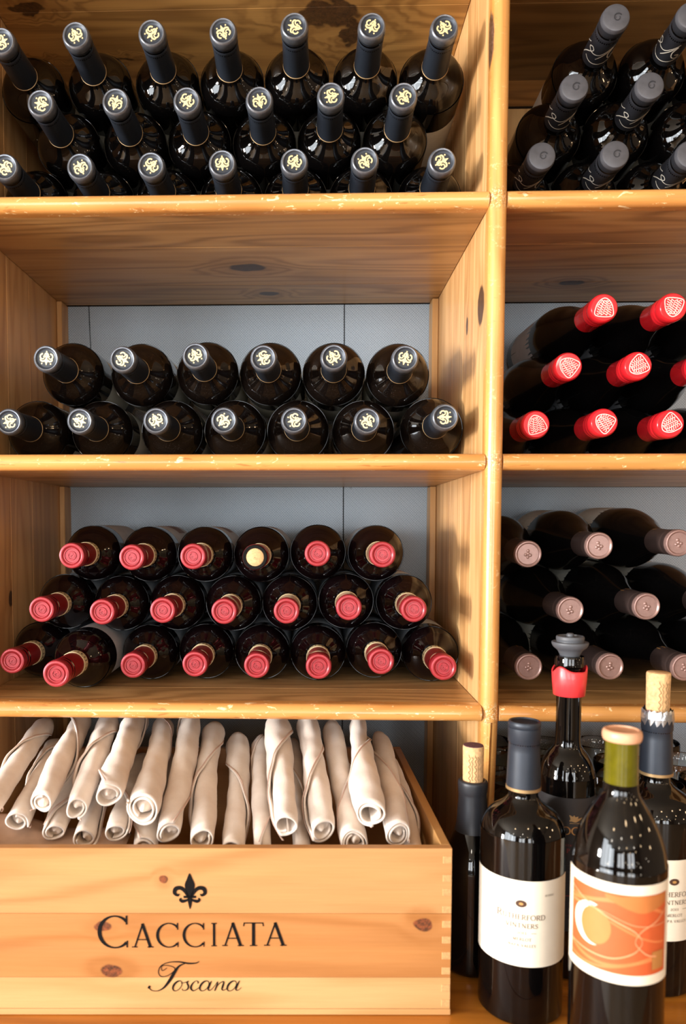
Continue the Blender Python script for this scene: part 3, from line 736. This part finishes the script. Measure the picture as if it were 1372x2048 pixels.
# right bays
def rbay(kind, caps_mm, xs, R, z0, ycap, sc, group, txt, cell):
    caps = [[(x*sc/1000, H(z*sc/1000)) for x, z in row] for row in caps_mm]
    stack(lambda r, i: kind, group, caps, [mm(r) for r in xs], R, XP1, XR, z0, ycap,
          lambda r, i, n: f'{txt}, {ORD[i]} from left in {rowname[r]} row, {cell}')
rbay(K_script, [[(266.8, 433.3), (352.7, 437.8), (438.4, 435)], [(304.3, 513.5), (390.3, 512.2)], [(348.7, 596), (432.5, 588.9)]],
     [[261, 346, 430, 514], [301, 386, 470], [343, 427, 512]], K_script.R, S1, .018, .917/.937, 'black-capped bottles with silver flourish', 'bottle with silver flourish on black capsule', 'upper right compartment')
rbay(K_scar, [[(271.3, 118.6), (351.2, 124.8), (420.3, 112)], [(306, 176.1), (391.3, 183.9), (462, 176)], [(345.9, 247), (427.7, 254)]],
     [[262, 347, 422, 503], [304, 388, 464], [343, 426, 507]], K_scar.R, S2, .036, .99, 'scarlet-capped bottles', 'dark bottle with scarlet shield-printed capsule', 'middle right compartment')
rbay(K_taupe, [[(270.5, -175.7), (367.6, -175.6), (450.5, -175)], [(311.6, -106.5), (403.1, -97.6)], [(251.8, -44.5), (340.5, -40), (439.1, -33.7)]],
     [[262, 358, 446, 533], [309, 400, 487], [258, 344, 436]], K_taupe.R, S3, .034, .99, 'taupe-capped bottles', 'black bottle with taupe-brown foil capsule', 'lower right compartment')

# ------------------------------------------------------------------ wooden crate
CW_, CD_, CH_ = .52, .352, .1694
crate = empty('wooden_wine_crate', (.139, -.152, CT)); crate.rotation_euler = (0, 0, math.radians(1.8))
tag(crate, 'open pale pine crate lettered Cacciata Toscana on the counter, holding rolled napkins', 'crate')
tk = .0095
for z0, z1, m in ((.0065, .0384, 'crate3'), (.0386, .1034, 'crate2'), (.1036, CH_, 'crate')):
    box('front_plank', -CW_, 0, 0, tk, z0, z1, M[m], crate, bev=.0004)
for x0, x1 in ((-tk, 0), (-CW_, -CW_+tk)):
    s_ = box('side_board', x0, x1, tk+.0002, CD_-tk-.0002, .0065, CH_, M['crate_y'], crate, bev=.0006)
    for i, zc in enumerate((.158, .1395, .1255, .108, .093, .077, .061, .0455, .028, .0125)):
        box('finger_joint', x0+.0006, x1-.0004, -.0006, .004, zc-.0036, zc+.0036, M['endgrain'], s_, bev=.0003)
box('back_board', -CW_, 0, CD_-tk, CD_, .0065, CH_, M['crate'], crate, bev=.0006)
box('bottom_board', -CW_-.0005, .0005, -.0005, CD_, .0003, .0063, M['crate3'], crate, bev=.0006)
front_face = lambda u, v: (u, -.0004, v)
ZX = lambda X: -.3564+X*.0001509
ZY = lambda Y: .1529-Y*.0001555
A = Art()
for ch, x0, x1, yt, yb in (('C', 50, 250, 328, 545), ('A', 275, 410, 382, 538), ('C', 432, 580, 376, 540), ('C', 605, 750, 376, 538), ('I', 788, 832, 377, 530), ('A', 865, 1000, 375, 528), ('T', 1000, 1136, 374, 528), ('A', 1140, 1280, 374, 526)):
    g, w = glyph(ch); sx = (ZX(x1)-ZX(x0))/w; sy = ZY(yt)-ZY(yb)
    A.add(g, sx, sy, ZX(x0), ZY(yb))
link('lettering', A.make('crate_name', front_face), M['ink'], crate)['label'] = 'black serif lettering CACCIATA'
A = Art(); k = .0001509
def pen(pts, n=7): A.curve([(ZX(x), ZY(y), w*k) for x, y, w in pts], n)
pen([(376, 795, 20), (384, 800, 22), (388, 803, 14)], 4)
pen([(380, 800, 8), (400, 820, 5), (440, 822, 6), (480, 800, 12), (520, 750, 20), (550, 700, 20), (580, 660, 12), (625, 640, 5)])
pen([(500, 672, 4), (470, 690, 5), (466, 662, 5), (500, 655, 5), (545, 668, 5), (548, 690, 6), (505, 722, 5), (462, 728, 5), (444, 700, 6), (460, 660, 6), (510, 636, 6), (580, 632, 9), (640, 642, 11), (690, 640, 8), (712, 628, 4)])
def oo(x, y, w=24, h=33):
    pen([(x+w*1.1*math.cos(a)+h*.45*math.sin(a), y-h*math.sin(a), 5+8*max(0, -math.cos(a+.2))) for a in [i*PI/6 for i in range(13)]], 4)
oo(568, 790)
pen([(590, 770, 4), (618, 768, 5), (640, 758, 6), (632, 770, 10), (640, 795, 11), (630, 815, 8), (604, 820, 4), (600, 808, 6)], 5)
pen([(702, 774, 9), (704, 763, 7), (690, 757, 4), (668, 774, 9), (656, 804, 13), (674, 822, 7), (712, 800, 4)], 5)
oo(745, 790); pen([(792, 758, 6), (776, 790, 13), (770, 814, 9), (785, 818, 5), (812, 790, 4), (832, 762, 5), (826, 790, 10), (812, 822, 8)], 5)
pen([(818, 805, 4), (846, 772, 5), (872, 762, 8), (866, 790, 13), (860, 812, 9), (874, 818, 5), (900, 800, 4)], 5)
oo(925, 790); pen([(976, 756, 6), (958, 790, 13), (952, 814, 9), (966, 818, 5), (988, 800, 3)], 5)
link('lettering', A.make('crate_script', front_face), M['ink'], crate)['label'] = 'slanted script lettering Toscana'
A = Art()
def zp(pts): return [(ZX(x), ZY(y)) for x, y in pts]
A.poly(zp(crs([(652, 54), (672, 92), (686, 128), (680, 165), (668, 205), (668, 240), (654, 288), (640, 240), (638, 205), (626, 165), (620, 128), (634, 92)], 4, True)))
for sgn in (-1, 1):
    fx = lambda x: 653+sgn*(x-653)
    def pen2(pts): A.curve([(ZX(fx(x)), ZY(y), w*k) for x, y, w in pts], 6)
    pen2([(664, 208, 14), (684, 172, 22), (712, 150, 26), (744, 155, 28), (752, 182, 24), (732, 198, 16), (722, 188, 8)])
    pen2([(660, 222, 12), (680, 232, 18), (702, 236, 22), (716, 226, 16), (708, 216, 8)])
A.rect(ZX(612), ZY(216), ZX(694), ZY(200))
link('fleur_de_lis', A.make('fleur_de_lis', front_face), M['ink'], crate)['label'] = 'black fleur-de-lis stamp'

# ------------------------------------------------------------------ rolled napkins
def napkin(p0, p1, r, seed, label, turns=2.35, plug=True, mat='cloth', sag=.006, name='rolled_napkin'):
    rnd = random.Random(seed); p0 = Vector((p0[0], p0[1], H(p0[2]))); p1 = Vector((p1[0], p1[1], H(p1[2])))
    ax = (p1-p0); Ln = ax.length; ax.normalize()
    side = ax.cross(Vector((0, 0, 1))).normalized(); up = side.cross(ax)
    e = empty(name, tuple(p0+Vector((0, 0, -r))))
    tag(e, label, 'napkin', 'napkin rolls in the pine crate')
    inv = -Vector(e.location)
    NS, NT_ = 40, 64
    a0 = rnd.uniform(0, 2*PI); hand = rnd.choice((1, -1)); skew = rnd.uniform(2.2, 3.6)*rnd.choice((1, 1, -1))
    ph = [rnd.uniform(0, 9) for _ in range(6)]; bend = rnd.uniform(-.003, .003)
    def centre(s): return p0+ax*(Ln*s)+up*(sag*math.sin(PI*s)*.6)+side*(bend*math.sin(PI*s))
    def rad(s, tfrac, ang):
        base = r*(.56+.44*min(1, tfrac*1.0))
        w = 1+.07*math.sin(s*7+ph[0])+.05*math.sin(ang*2+s*5+ph[1])+.035*math.sin(ang*3-s*11+ph[2])+.03*math.sin(s*23+ang+ph[3])+.022*math.sin(s*41-ang*2+ph[5])
        if s < .08: w *= 1-.08*(1-s/.08)
        if s > .93: w *= 1-.35*((s-.93)/.07)
        return base*w
    vs, fs = [], []; ends = []
    for i in range(NS+1):
        s = i/NS; c = centre(s); tmax = turns+skew*(s-.5)*.32
        for j in range(NT_+1):
            t = j/NT_*tmax; ang = a0+hand*t*2*PI
            rr = rad(s, (t/turns), ang)+(.0007 if j == NT_ else 0)
            sh = -.006*(1-t/turns)*(1 if s == 0 else 0)*0
            v = c+(side*math.cos(ang)+up*math.sin(ang))*rr+ax*(.004*math.sin(ang+ph[4]) if i == 0 else 0)
            vs.append(v+inv)
            if j == NT_: ends.append((c, ang, rr, s))
    W_ = NT_+1
    for i in range(NS):
        for j in range(NT_): fs.append((i*W_+j, i*W_+j+1, (i+1)*W_+j+1, (i+1)*W_+j))
    me = mesh('napkin_cloth', vs, fs, True); o = link('cloth', me, M[mat], e)
    md = o.modifiers.new('thickness', 'SOLIDIFY'); md.thickness = .0019; md.offset = 0
    # hem stitched along the free edge of the roll
    hv, hf = [], []
    for i, (c, ang, rr, s) in enumerate(ends):
        for q, da in enumerate((.10, .20)):
            a = ang-hand*(da+.0); R2 = rad(s, turns/turns, a)+.0013
            hv.append(c+(side*math.cos(a)+up*math.sin(a))*R2+inv)
    for i in range(NS): hf.append((2*i, 2*i+1, 2*i+3, 2*i+2))
    h = link('hem', mesh('napkin_hem', hv, hf, True), M['hem'], e)
    md = h.modifiers.new('thickness', 'SOLIDIFY'); md.thickness = .0006; md.offset = 0
    # far end closed with a folded cap
    def disc_cap(nm, s, depth, r_in, crumple, n=18):
        c = centre(s); vv = [c+ax*depth+inv]; ff = []
        for k_ in range(1, 5):
            for j in range(n):
                a = 2*PI*j/n; q = k_/4*r_in*(1+.1*math.sin(a*2+ph[5]))
                d = depth*(1-k_/4)+crumple*math.sin(a*1.0+ph[2]+k_*.8)*(k_/4)*(1-k_/5)+crumple*.8*max(0, math.cos(a-ph[1]))*(k_/4)
                vv.append(c+ax*d+(side*math.cos(a)+up*math.sin(a))*q+inv)
        for j in range(n): ff.append((0, 1+j, 1+(j+1) % n))
        for k_ in range(3):
            for j in range(n):
                b0 = 1+k_*n; b1 = b0+n; ff.append((b0+j, b1+j, b1+(j+1) % n, b0+(j+1) % n))
        return link(nm, mesh(nm, vv, ff, True), M[mat], e)
    disc_cap('folded_end', .985, .004, r*.62, .002)
    if plug:
        disc_cap('tucked_corner', .05, -.012, r*.66, .015)
    return e
NAP = [
 (-.330, -.2938, -.356, -.2709, .0125, 'shadowed napkin roll at the far left of the crate, pointed end behind'),
 (-.3085, -.3032, -.345, -.292, .0132, 'leftmost open-ended napkin roll in the upper layer, lying low beside the crate wall'),
 (-.2787, -.2928, -.309, -.2596, .0140, 'pale napkin roll reaching up under the shelf, second open end from left, upper layer'),
 (-.2384, -.2907, -.2689, -.2592, .0138, 'napkin roll with wide open spiral end, third from left, upper layer'),
 (-.2085, -.284, -.231, -.2565, .0152, 'highest napkin roll, fourth open end from left, upper layer'),
 (-.1800, -.2958, -.1966, -.262, .0150, 'napkin roll with a folded tip poking out, fifth from left, upper layer'),
 (-.1439, -.3232, -.1600, -.2589, .0140, 'napkin roll just right of the folded-tip roll, end cut by crate rim'),
 (-.1140, -.3255, -.1290, -.2709, .0138, 'napkin roll with frayed hem, middle left of the crate'),
 (-.0830, -.3303, -.0990, -.2814, .0136, 'short plump napkin roll in the middle below the dark gap'),
 (-.0560, -.3288, -.0740, -.2832, .0110, 'thin low napkin roll left of the big hollow-ended roll'),
 (-.0270, -.3150, -.0470, -.2613, .0160, 'big napkin roll with hollow round end, middle of the crate'),
 (.0110, -.3143, -.0047, -.2588, .0145, 'napkin roll with folded end, just right of the big hollow-ended roll'),
 (.0430, -.3220, .0293, -.2633, .0136, 'napkin roll dipping behind the rim, third from the right wall'),
 (.0670, -.3030, .0626, -.2596, .0145, 'raised napkin roll with hollow end, right part of the crate'),
 (.0935, -.3189, .0890, -.2776, .0130, 'napkin roll with curled mouth beside the raised hollow one at right'),
 (.1150, -.3300, .1150, -.3120, .0110, 'rightmost napkin roll lying low against the crate side'),
 (-.0085, -.3350, -.0250, -.2900, .0100, 'napkin roll sunk in the gap right of the big hollow-ended roll'),
 (-.2628, -.3170, -.2900, -.3100, .0126, 'lower layer napkin roll with crumpled mouth, leftmost open end'),
 (-.2345, -.3235, -.2600, -.3150, .0130, 'second lower layer napkin roll from left, tucked end showing'),
 (-.2055, -.3240, -.2300, -.3150, .0138, 'third lower layer napkin roll from left, under the highest roll'),
 (-.1735, -.3240, -.1950, -.3150, .0140, 'fourth lower layer napkin roll from left, under the folded-tip roll'),
]
def spread(pts, rs, x0, x1):
    pts = [list(p) for p in pts]
    for _ in range(700):
        for i in range(len(pts)):
            for j in range(i+1, len(pts)):
                dx, dz = pts[j][0]-pts[i][0], pts[j][1]-pts[i][1]; d = math.hypot(dx, dz) or 1e-6; m = rs[i]+rs[j]-d
                if m > 0:
                    ux, uz = dx/d*m/2, dz/d*m/2
                    pts[i][0] -= ux; pts[i][1] -= uz; pts[j][0] += ux; pts[j][1] += uz
        for p, r in zip(pts, rs): p[0] = min(max(p[0], x0+r), x1-r); p[1] = min(p[1], -.2300-r)
    return pts
rs = [n[4]*1.04 for n in NAP]
F = spread([(n[0], n[1]) for n in NAP], [r*1.22 for r in rs], -.374, .122); K = spread([(n[2], n[3]) for n in NAP], [r*1.22 for r in rs], -.380, .118)
for i, n in enumerate(NAP):
    lo = i >= 17
    napkin((F[i][0], -.118 if not lo else -.112, F[i][1]), (K[i][0], .125, K[i][1]), rs[i], 100+i*7, n[5], 1.8 if i not in (10, 13) else 1.5, i not in (10, 13))
# crumpled flat napkin in the front left corner
vs, fs = [], []; nx, ny = 30, 14
for j in range(ny+1):
    for i in range(nx+1):
        u, v = i/nx, j/ny
        x = -.366+u*.170; y = -.150+v*.075
        z = -.3240+.012*math.exp(-((u-.05)/.3)**2)+.006*noise.noise(Vector((u*4, v*3, 2)))+.004*math.sin(u*14+v*3)*(1-u)-.014*u+.008*(v-.5)
        vs.append((x, y, H(z)))
    
for j in range(ny):
    for i in range(nx): b = j*(nx+1)+i; fs.append((b, b+1, b+nx+2, b+nx+1))
o = link('crumpled_napkin', mesh('crumpled_napkin', vs, fs, True), M['cloth_dark'])
md = o.modifiers.new('thickness', 'SOLIDIFY'); md.thickness = .0014
tag(o, 'crumpled brownish napkin lying flat in the front left corner of the crate', 'napkin', 'napkin rolls in the pine crate')

# ------------------------------------------------------------------ bottles standing on the counter
def face_cam(x, y): return -math.atan2(x, y+.8972)
def stand(name, x, y, label, turn=0):
    e = empty(name, (x, y, CT+.0002)); e.rotation_euler = (0, 0, face_cam(x, y)+turn); tag(e, label, 'bottle'); return e
def put(e, name, me, mat, parent=None, label=None):
    o = link(name, me, M[mat], parent or e)
    if label: o['label'] = label
    return o
def cork(e, z0, z1, r, stain=False):
    c = put(e, 'cork', lathe('cork', [(r*.94, z0), (r*.97, z0+.004), (r, z1-.012), (r*1.02, z1-.002), (r*.98, z1-.0004), (r*.93, z1)], 28), 'cork', label='wine cork')
    A = Art()
    for q in (-.35, .25):
        A.curve([(q*r+.0012*math.sin(i*2.2), z0+.008+(z1-z0-.016)*i/14, .0007+.0003*math.sin(i*3.1)) for i in range(15)], 3)
        A.curve([(q*r+.003+.0010*math.sin(i*2.9+1), z0+.010+(z1-z0-.020)*i/10, .0006) for i in range(11)], 3)
    put(e, 'cork_print', A.make('cork_print', wrap(r*1.025)), 'cork_ink', c)
    if stain: put(e, 'cork_end', lathe('cork_end', [(r*.98, z1-.0008), (r*.95, z1+.0003), (.0003, z1+.0005)], 28, False, False), 'cork_stain', c, 'purple wine-stained cork end')
    return c
def winery_label(e, R, z0, z1, full=True):
    lb = put(e, 'label', arc_patch('winery_label', R+.00035, z0, z1, -1.42, 1.42, 36), 'label_cream', label='cream paper label reading Rutherford Vintners')
    H0 = z1-z0; z = lambda f: z1-f*H0
    A = Art().add(text_art('RUTHERFORD', .0050, 0, z(.45), .10, True, .0068)); A.add(text_art('VINTNERS', .0045, .001, z(.545), .12))
    f2 = lambda u, v: wrap(R+.0006)(u, v)
    put(e, 'lettering', A.make('winery_name', f2), 'taupe_ink', lb)
    A = Art().add(text_art('2013', .0026, .001, z(.62), .15)); A.rect(-.013, z(.605), -.008, z(.600)); A.rect(.010, z(.605), .015, z(.600))
    A.add(text_art('MERLOT', .0030, .0015, z(.695), .15)); A.add(text_art('NAPA VALLEY', .0027, .0015, z(.765), .14))
    A.add(text_art('RESERVE', .0018, .028, z(.18), .1))
    put(e, 'lettering', A.make('vintage_lettering', f2), 'taupe_ink', lb)
    put(e, 'oval_emblem', Art().disc(0, z(.265), .0052, .0035, 20).make('oval_emblem', f2), 'brown_oval', lb)
    A = Art().disc(0, z(.265), .0022, .0014, 10)
    put(e, 'oval_centre', A.make('oval_centre', lambda u, v: wrap(R+.0008)(u, v)), 'oval_gold', lb)
    return lb
# winery merlot, closed
R, L = .0412, .292
e = stand('wine_bottle', .2125, -.132, 'dark merlot bottle with cream label and intact graphite capsule, standing beside the crate')
put(e, 'glass', lathe('bottle_glass', bordeaux(R, L, .0140, .60, .735), 56), 'glass')
pr = [(.0166, L-.0655), (.0166, L-.064), (.0153, L-.03), (.0150, L-.0215), (.0157, L-.0205), (.0157, L-.0065), (.0151, L-.0060), (.0158, L-.0052), (.0158, L-.0015), (.0150, L), (.0138, L+.0003)]
c = put(e, 'capsule', lathe('graphite_capsule', pr, 40, False, False), 'caps_graphite')
put(e, 'capsule_top', lathe('capsule_top', [(.0139, L+.0003), (.0132, L-.0012), (.0004, L-.0014)], 40, False, False), 'caps_graphite', c)
put(e, 'neck_band', lathe('neck_band', [(.0160, L-.0685), (.0170, L-.0683), (.0170, L-.0653), (.0160, L-.065)], 40, False, False), 'gold_ring')
winery_label(e, R, .0625, .147)
# winery merlot, recorked
e = stand('wine_bottle', .366, -.080, 'recorked merlot bottle with cream label and torn foil, right edge', .50)
put(e, 'glass', lathe('bottle_glass', bordeaux(R, L, .0140, .60, .735), 56), 'glass')
c = put(e, 'capsule', lathe('cut_capsule', [(.0166, L-.0655), (.0166, L-.064), (.0153, L-.03), (.0150, L-.0215), (.0157, L-.0205), (.0157, L-.008)], 40, False, False), 'caps_graphite')
vs, fs = [], []; n = 48
for i in range(n):
    a = 2*PI*i/n; j = .0035*noise.noise(Vector((math.cos(a)*3, math.sin(a)*3, 1)))+.0015*math.sin(i*2.1)
    for rr, z in ((.0162, L-.0125+j*1.6), (.0164, L-.008), (.0160, L-.003+j), (.0150, L+.0005+j*.6)): vs.append((rr*math.cos(a), rr*math.sin(a), z))
for i in range(n):
    for q in range(3): b0, b1 = i*4+q, ((i+1) % n)*4+q; fs.append((b0, b1, b1+1, b0+1))
put(e, 'torn_foil', mesh('torn_foil', vs, fs), 'foil', c)
put(e, 'neck_band', lathe('neck_band', [(.0160, L-.0685), (.0170, L-.0683), (.0170, L-.0653), (.0160, L-.065)], 40, False, False), 'gold_ring')
cork(e, L-.010, L+.040, .0118)
winery_label(e, R, .0625, .147)
# bottle with the orange label
R, L = .0378, .3165
e = stand('wine_bottle', .2595, -.254, 'wine bottle with orange crescent-moon label and rosy wax lip over olive neck')
c_ = [(R*.72, .0035), (R*.86, .0008), (R*.97, .004), (R, .012), (R, .10), (R, .196), (R*.985, .207), (R*.92, .221), (R*.78, .236), (R*.60, .249), (.0150, .262), (.0136, .2715)]
put(e, 'glass', lathe('bottle_glass', smoothprof(c_, 4), 56), 'glass')
put(e, 'neck_glass', lathe('neck_glass', [(.0136, .2716), (.0133, .282), (.0131, .300), (.0131, .3095)], 40, False, False), 'olive', label='olive green glass neck above the wine')
put(e, 'wax_seal', lathe('wax_seal', smoothprof([(.0130, .3070), (.0148, .3072), (.0157, .3100), (.0157, .3125), (.0150, .3152), (.0132, .3162), (.0128, .3155), (.0115, .3148), (.0003, .3146)], 3), 40, False, False), 'wax', label='rosy wax seal')
z0, z1 = .118, .200; H0 = z1-z0
lb = put(e, 'label', arc_patch('art_label', R+.0003, z0, z1, -1.38, 1.38, 40), 'label_cream', label='cream-bordered orange art label')
def art(dr): return lambda u, v: ((R+dr)*math.sin(u), -(R+dr)*math.cos(u), z1-v*H0)
A = Art().rect(-1.12, .10, 1.18, .90, 30); put(e, 'art_panel', A.make('art_panel', art(.0005)), 'orange', lb)
A = Art()
for y, w in ((.19, .02), (.27, .035), (.75, .03), (.81, .025), (.45, .02)): A.ribbon([(-1.1+2.2*i/24, y+.10*math.sin(i*.16+y*9)-.05+.004*i) for i in range(25)], w)
put(e, 'brush_bands', A.make('brush_bands', art(.0006)), 'orange_light', lb)
A = Art().curve([(-.25, .13, .03), (.1, .17, .10), (.5, .19, .17), (.9, .17, .13), (1.16, .15, .09)], 8)
put(e, 'tan_patch', A.make('tan_patch', art(.0007)), 'orange_tan', lb)
put(e, 'peach_disc', Art().disc(-.44, .47, .33, .185, 28).make('peach_disc', art(.0008)), 'peach', lb)
pts = [(-.53+.45*math.cos(a), .462+.215*math.sin(a)) for a in [math.radians(72+i*10.8) for i in range(21)]]
A = Art()
m_ = len(pts)
ins = [(-.44+.335*math.cos(a), .47+.19*math.sin(a)) for a in [math.radians(96+i*8.4) for i in range(21)]]
b0 = len(A.v); A.v += pts+ins
for i in range(m_-1): A.f.append((b0+i, b0+m_+i, b0+m_+i+1, b0+i+1))
put(e, 'crescent', A.make('crescent', art(.0010)), 'cream_art', lb)
A = Art()
A.curve([(-1.1, .16, .014), (-.7, .24, .016), (-.2, .34, .016), (.25, .43, .016), (.42, .49, .014), (.50, .55, .013), (.46, .61, .013), (.30, .68, .016), (-.1, .75, .016), (-.6, .75, .016), (-1.1, .72, .014)], 6)
A.curve([(1.15, .24, .014), (.85, .36, .016), (.55, .43, .016), (.42, .49, .013), (.36, .56, .013), (.44, .62, .013), (.62, .69, .016), (.85, .72, .014)], 6)
A.curve([(-1.0, .30, .008), (-.3, .30, .008), (.4, .40, .008), (1.1, .40, .008)], 6); A.disc(-1.02, .74, .03, .016, 8)
put(e, 'line_drawing', A.make('line_drawing', art(.0011)), 'line_art', lb)
put(e, 'seal_square', Art().rect(.74, .67, 1.08, .85, 4).make('seal_square', art(.0010)), 'peach', lb)
# slim dark dessert bottle with stopper
R, L = .0292, .3457
e = stand('wine_bottle', .279, -.062, 'slim tall dark bottle with grey vacuum stopper and red drip collar, at the back')
c_ = [(R*.72, .0035), (R*.86, .0008), (R*.97, .004), (R, .012), (R, .10), (R, .205), (R*.985, .217), (R*.90, .229), (R*.74, .238), (.0158, .2455), (.0136, .252), (.0131, .27), (.0131, .333)]
put(e, 'glass', lathe('bottle_glass', smoothprof(c_, 4)+[(.0152, .335), (.0152, .343), (.0145, L), (.0112, L+.0005), (.0105, L-.003)], 48, True, True), 'glass')
vs, fs = [], []; n = 48
for i in range(n):
    a = 2*PI*i/n; wv = .0028*math.sin(a*3+1.2)+.0012*math.sin(a*5)
    for rr, z in ((.0150, .303), (.0164, .3035), (.0178, .318), (.0184, .331+wv), (.0176, .3325+wv), (.0165, .331+wv)): vs.append((rr*math.cos(a), rr*math.sin(a), z))
for i in range(n):
    for q in range(5): b0, b1 = i*6+q, ((i+1) % n)*6+q; fs.append((b0, b1, b1+1, b0+1))
put(e, 'drip_collar', mesh('drip_collar', vs, fs, True), 'silicone', label='coral red drip collar with wavy top')
st = put(e, 'stopper', lathe('vacuum_stopper', smoothprof([(.0095, L-.004), (.0105, L+.001), (.0118, L+.004), (.0135, L+.0065), (.0170, L+.0095), (.0188, L+.0125), (.0190, L+.0148), (.0180, L+.0155), (.0150, L+.0152), (.0140, L+.0158), (.0146, L+.0185), (.0142, L+.0212), (.0130, L+.0216), (.0120, L+.0195), (.0050, L+.0190)], 3), 40, False, True), 'rubber', label='grey rubber vacuum stopper')
put(e, 'stopper_knob', lathe('stopper_knob', [(.0042, L+.018), (.0040, L+.0235), (.0030, L+.0245), (.0003, L+.0248)], 16, False, False), 'rubber', st)
lb = put(e, 'label', arc_patch('dark_label', R+.0003, .055, .199, -1.45, 1.45, 32), 'label_black', label='black label with gold OG lettering')
put(e, 'label_top', arc_patch('label_top', R+.0005, .165, .199, -1.45, 1.45, 32), 'label_dark', lb)
f2 = lambda u, v: wrap(R+.0008)(u, v)
A = Art().add(text_art('OG', .0085, .0050, .160, .12)); put(e, 'lettering', A.make('brand_lettering', f2), 'copper_print', lb)
BX = .0075; A = Art(); A.curve([(-.004, .1745, .001), (-.002, .176, .003), (.002, .176, .0045), (.005, .1765, .0025), (.009, .1785, .0008)], 5); A.poly([(-.003, .1765), (-.0045, .1815), (-.0015, .1785), (.0005, .1815), (.0025, .178), (.005, .180), (.004, .1765)]); A.rect(-.004, .172, .007, .1728)
put(e, 'bird_emblem', A.make('bird_emblem', lambda u, v: f2(u+BX, v)), 'gold_ring', lb)
A = Art().add(text_art('ESTATE', .0022, .004, .1475, .2)).add(text_art('PS', .0045, .005, .1405, .3)); A.curve([(-.008, .088, .0006), (-.002, .093, .0008), (.008, .094, .0008), (.012, .090, .0006)], 5)
put(e, 'lettering', A.make('red_lettering', f2), 'red_print', lb)
A = Art()
for q in range(9): A.rect(-.022, .072+q*.0068, .022, .0724+q*.0068, 4)
put(e, 'fine_print', A.make('fine_print', f2), 'label_dark', lb)
# small black bottle with a cork
R, L = .0325, .208
e = stand('wine_bottle', .1775, -.0605, 'small black bottle with protruding wine-stained cork, squeezed between crate and merlot')
c_ = [(R*.72, .0035), (R*.86, .0008), (R*.97, .004), (R, .012), (R, .06), (R, .108), (R*.985, .117), (R*.91, .128), (R*.76, .140), (.0185, .153)]
put(e, 'glass', lathe('bottle_glass', smoothprof(c_, 4), 48), 'glass')
put(e, 'neck_sleeve', lathe('neck_sleeve', smoothprof([(.0190, .1525), (.0170, .162), (.0158, .180), (.0152, .192), (.0156, .196), (.0160, .204), (.0152, .2075), (.0125, .2082), (.0112, .205)], 3), 40, False, False), 'caps_black', label='satin black neck sleeve')
cork(e, .200, .2465, .0112, True)

# ------------------------------------------------------------------ clear tumblers in the compartment behind
def tumbler_me(h, r0, r1, w=.0016):
    return lathe('tumbler', [(.0004, .004), (r0*.7, .0035), (r0*.9, .0), (r0, .003), (r0+(r1-r0)*.4, h*.4), (r1, h*.85), (r1*.99, h-.001), (r1*.99-w*.5, h), (r1*.99-w, h-.001), (r1-w, h*.85), (r0+(r1-r0)*.4-w, h*.4), (r0-w, .010), (r0*.6, .008), (.0004, .008)], 36, False, False)
TM = tumbler_me(.165, .029, .038); TM.materials.append(M['clear'])
TG = [(.262, .075), (.345, .06), (.428, .07), (.51, .085), (.262, .165), (.345, .15), (.428, .16), (.51, .17), (.265, .255), (.347, .245), (.43, .25), (.512, .26)]
where = ['front row beside the upright', 'front row, second from the upright', 'front row, third from the upright', 'front row, fourth from the upright',
         'middle row beside the upright', 'middle row, second from the upright', 'middle row, third from the upright', 'middle row, fourth from the upright',
         'back row beside the upright', 'back row, second from the upright', 'back row, third from the upright', 'back row, fourth from the upright']
for (x, y), wtxt in zip(TG, where):
    o = link('tumbler', TM, None, None, (x, y, CT+.0002))
    tag(o, f'clear glass tumbler behind the standing bottles, {wtxt}', 'glass', 'tumblers in the bottom right compartment')
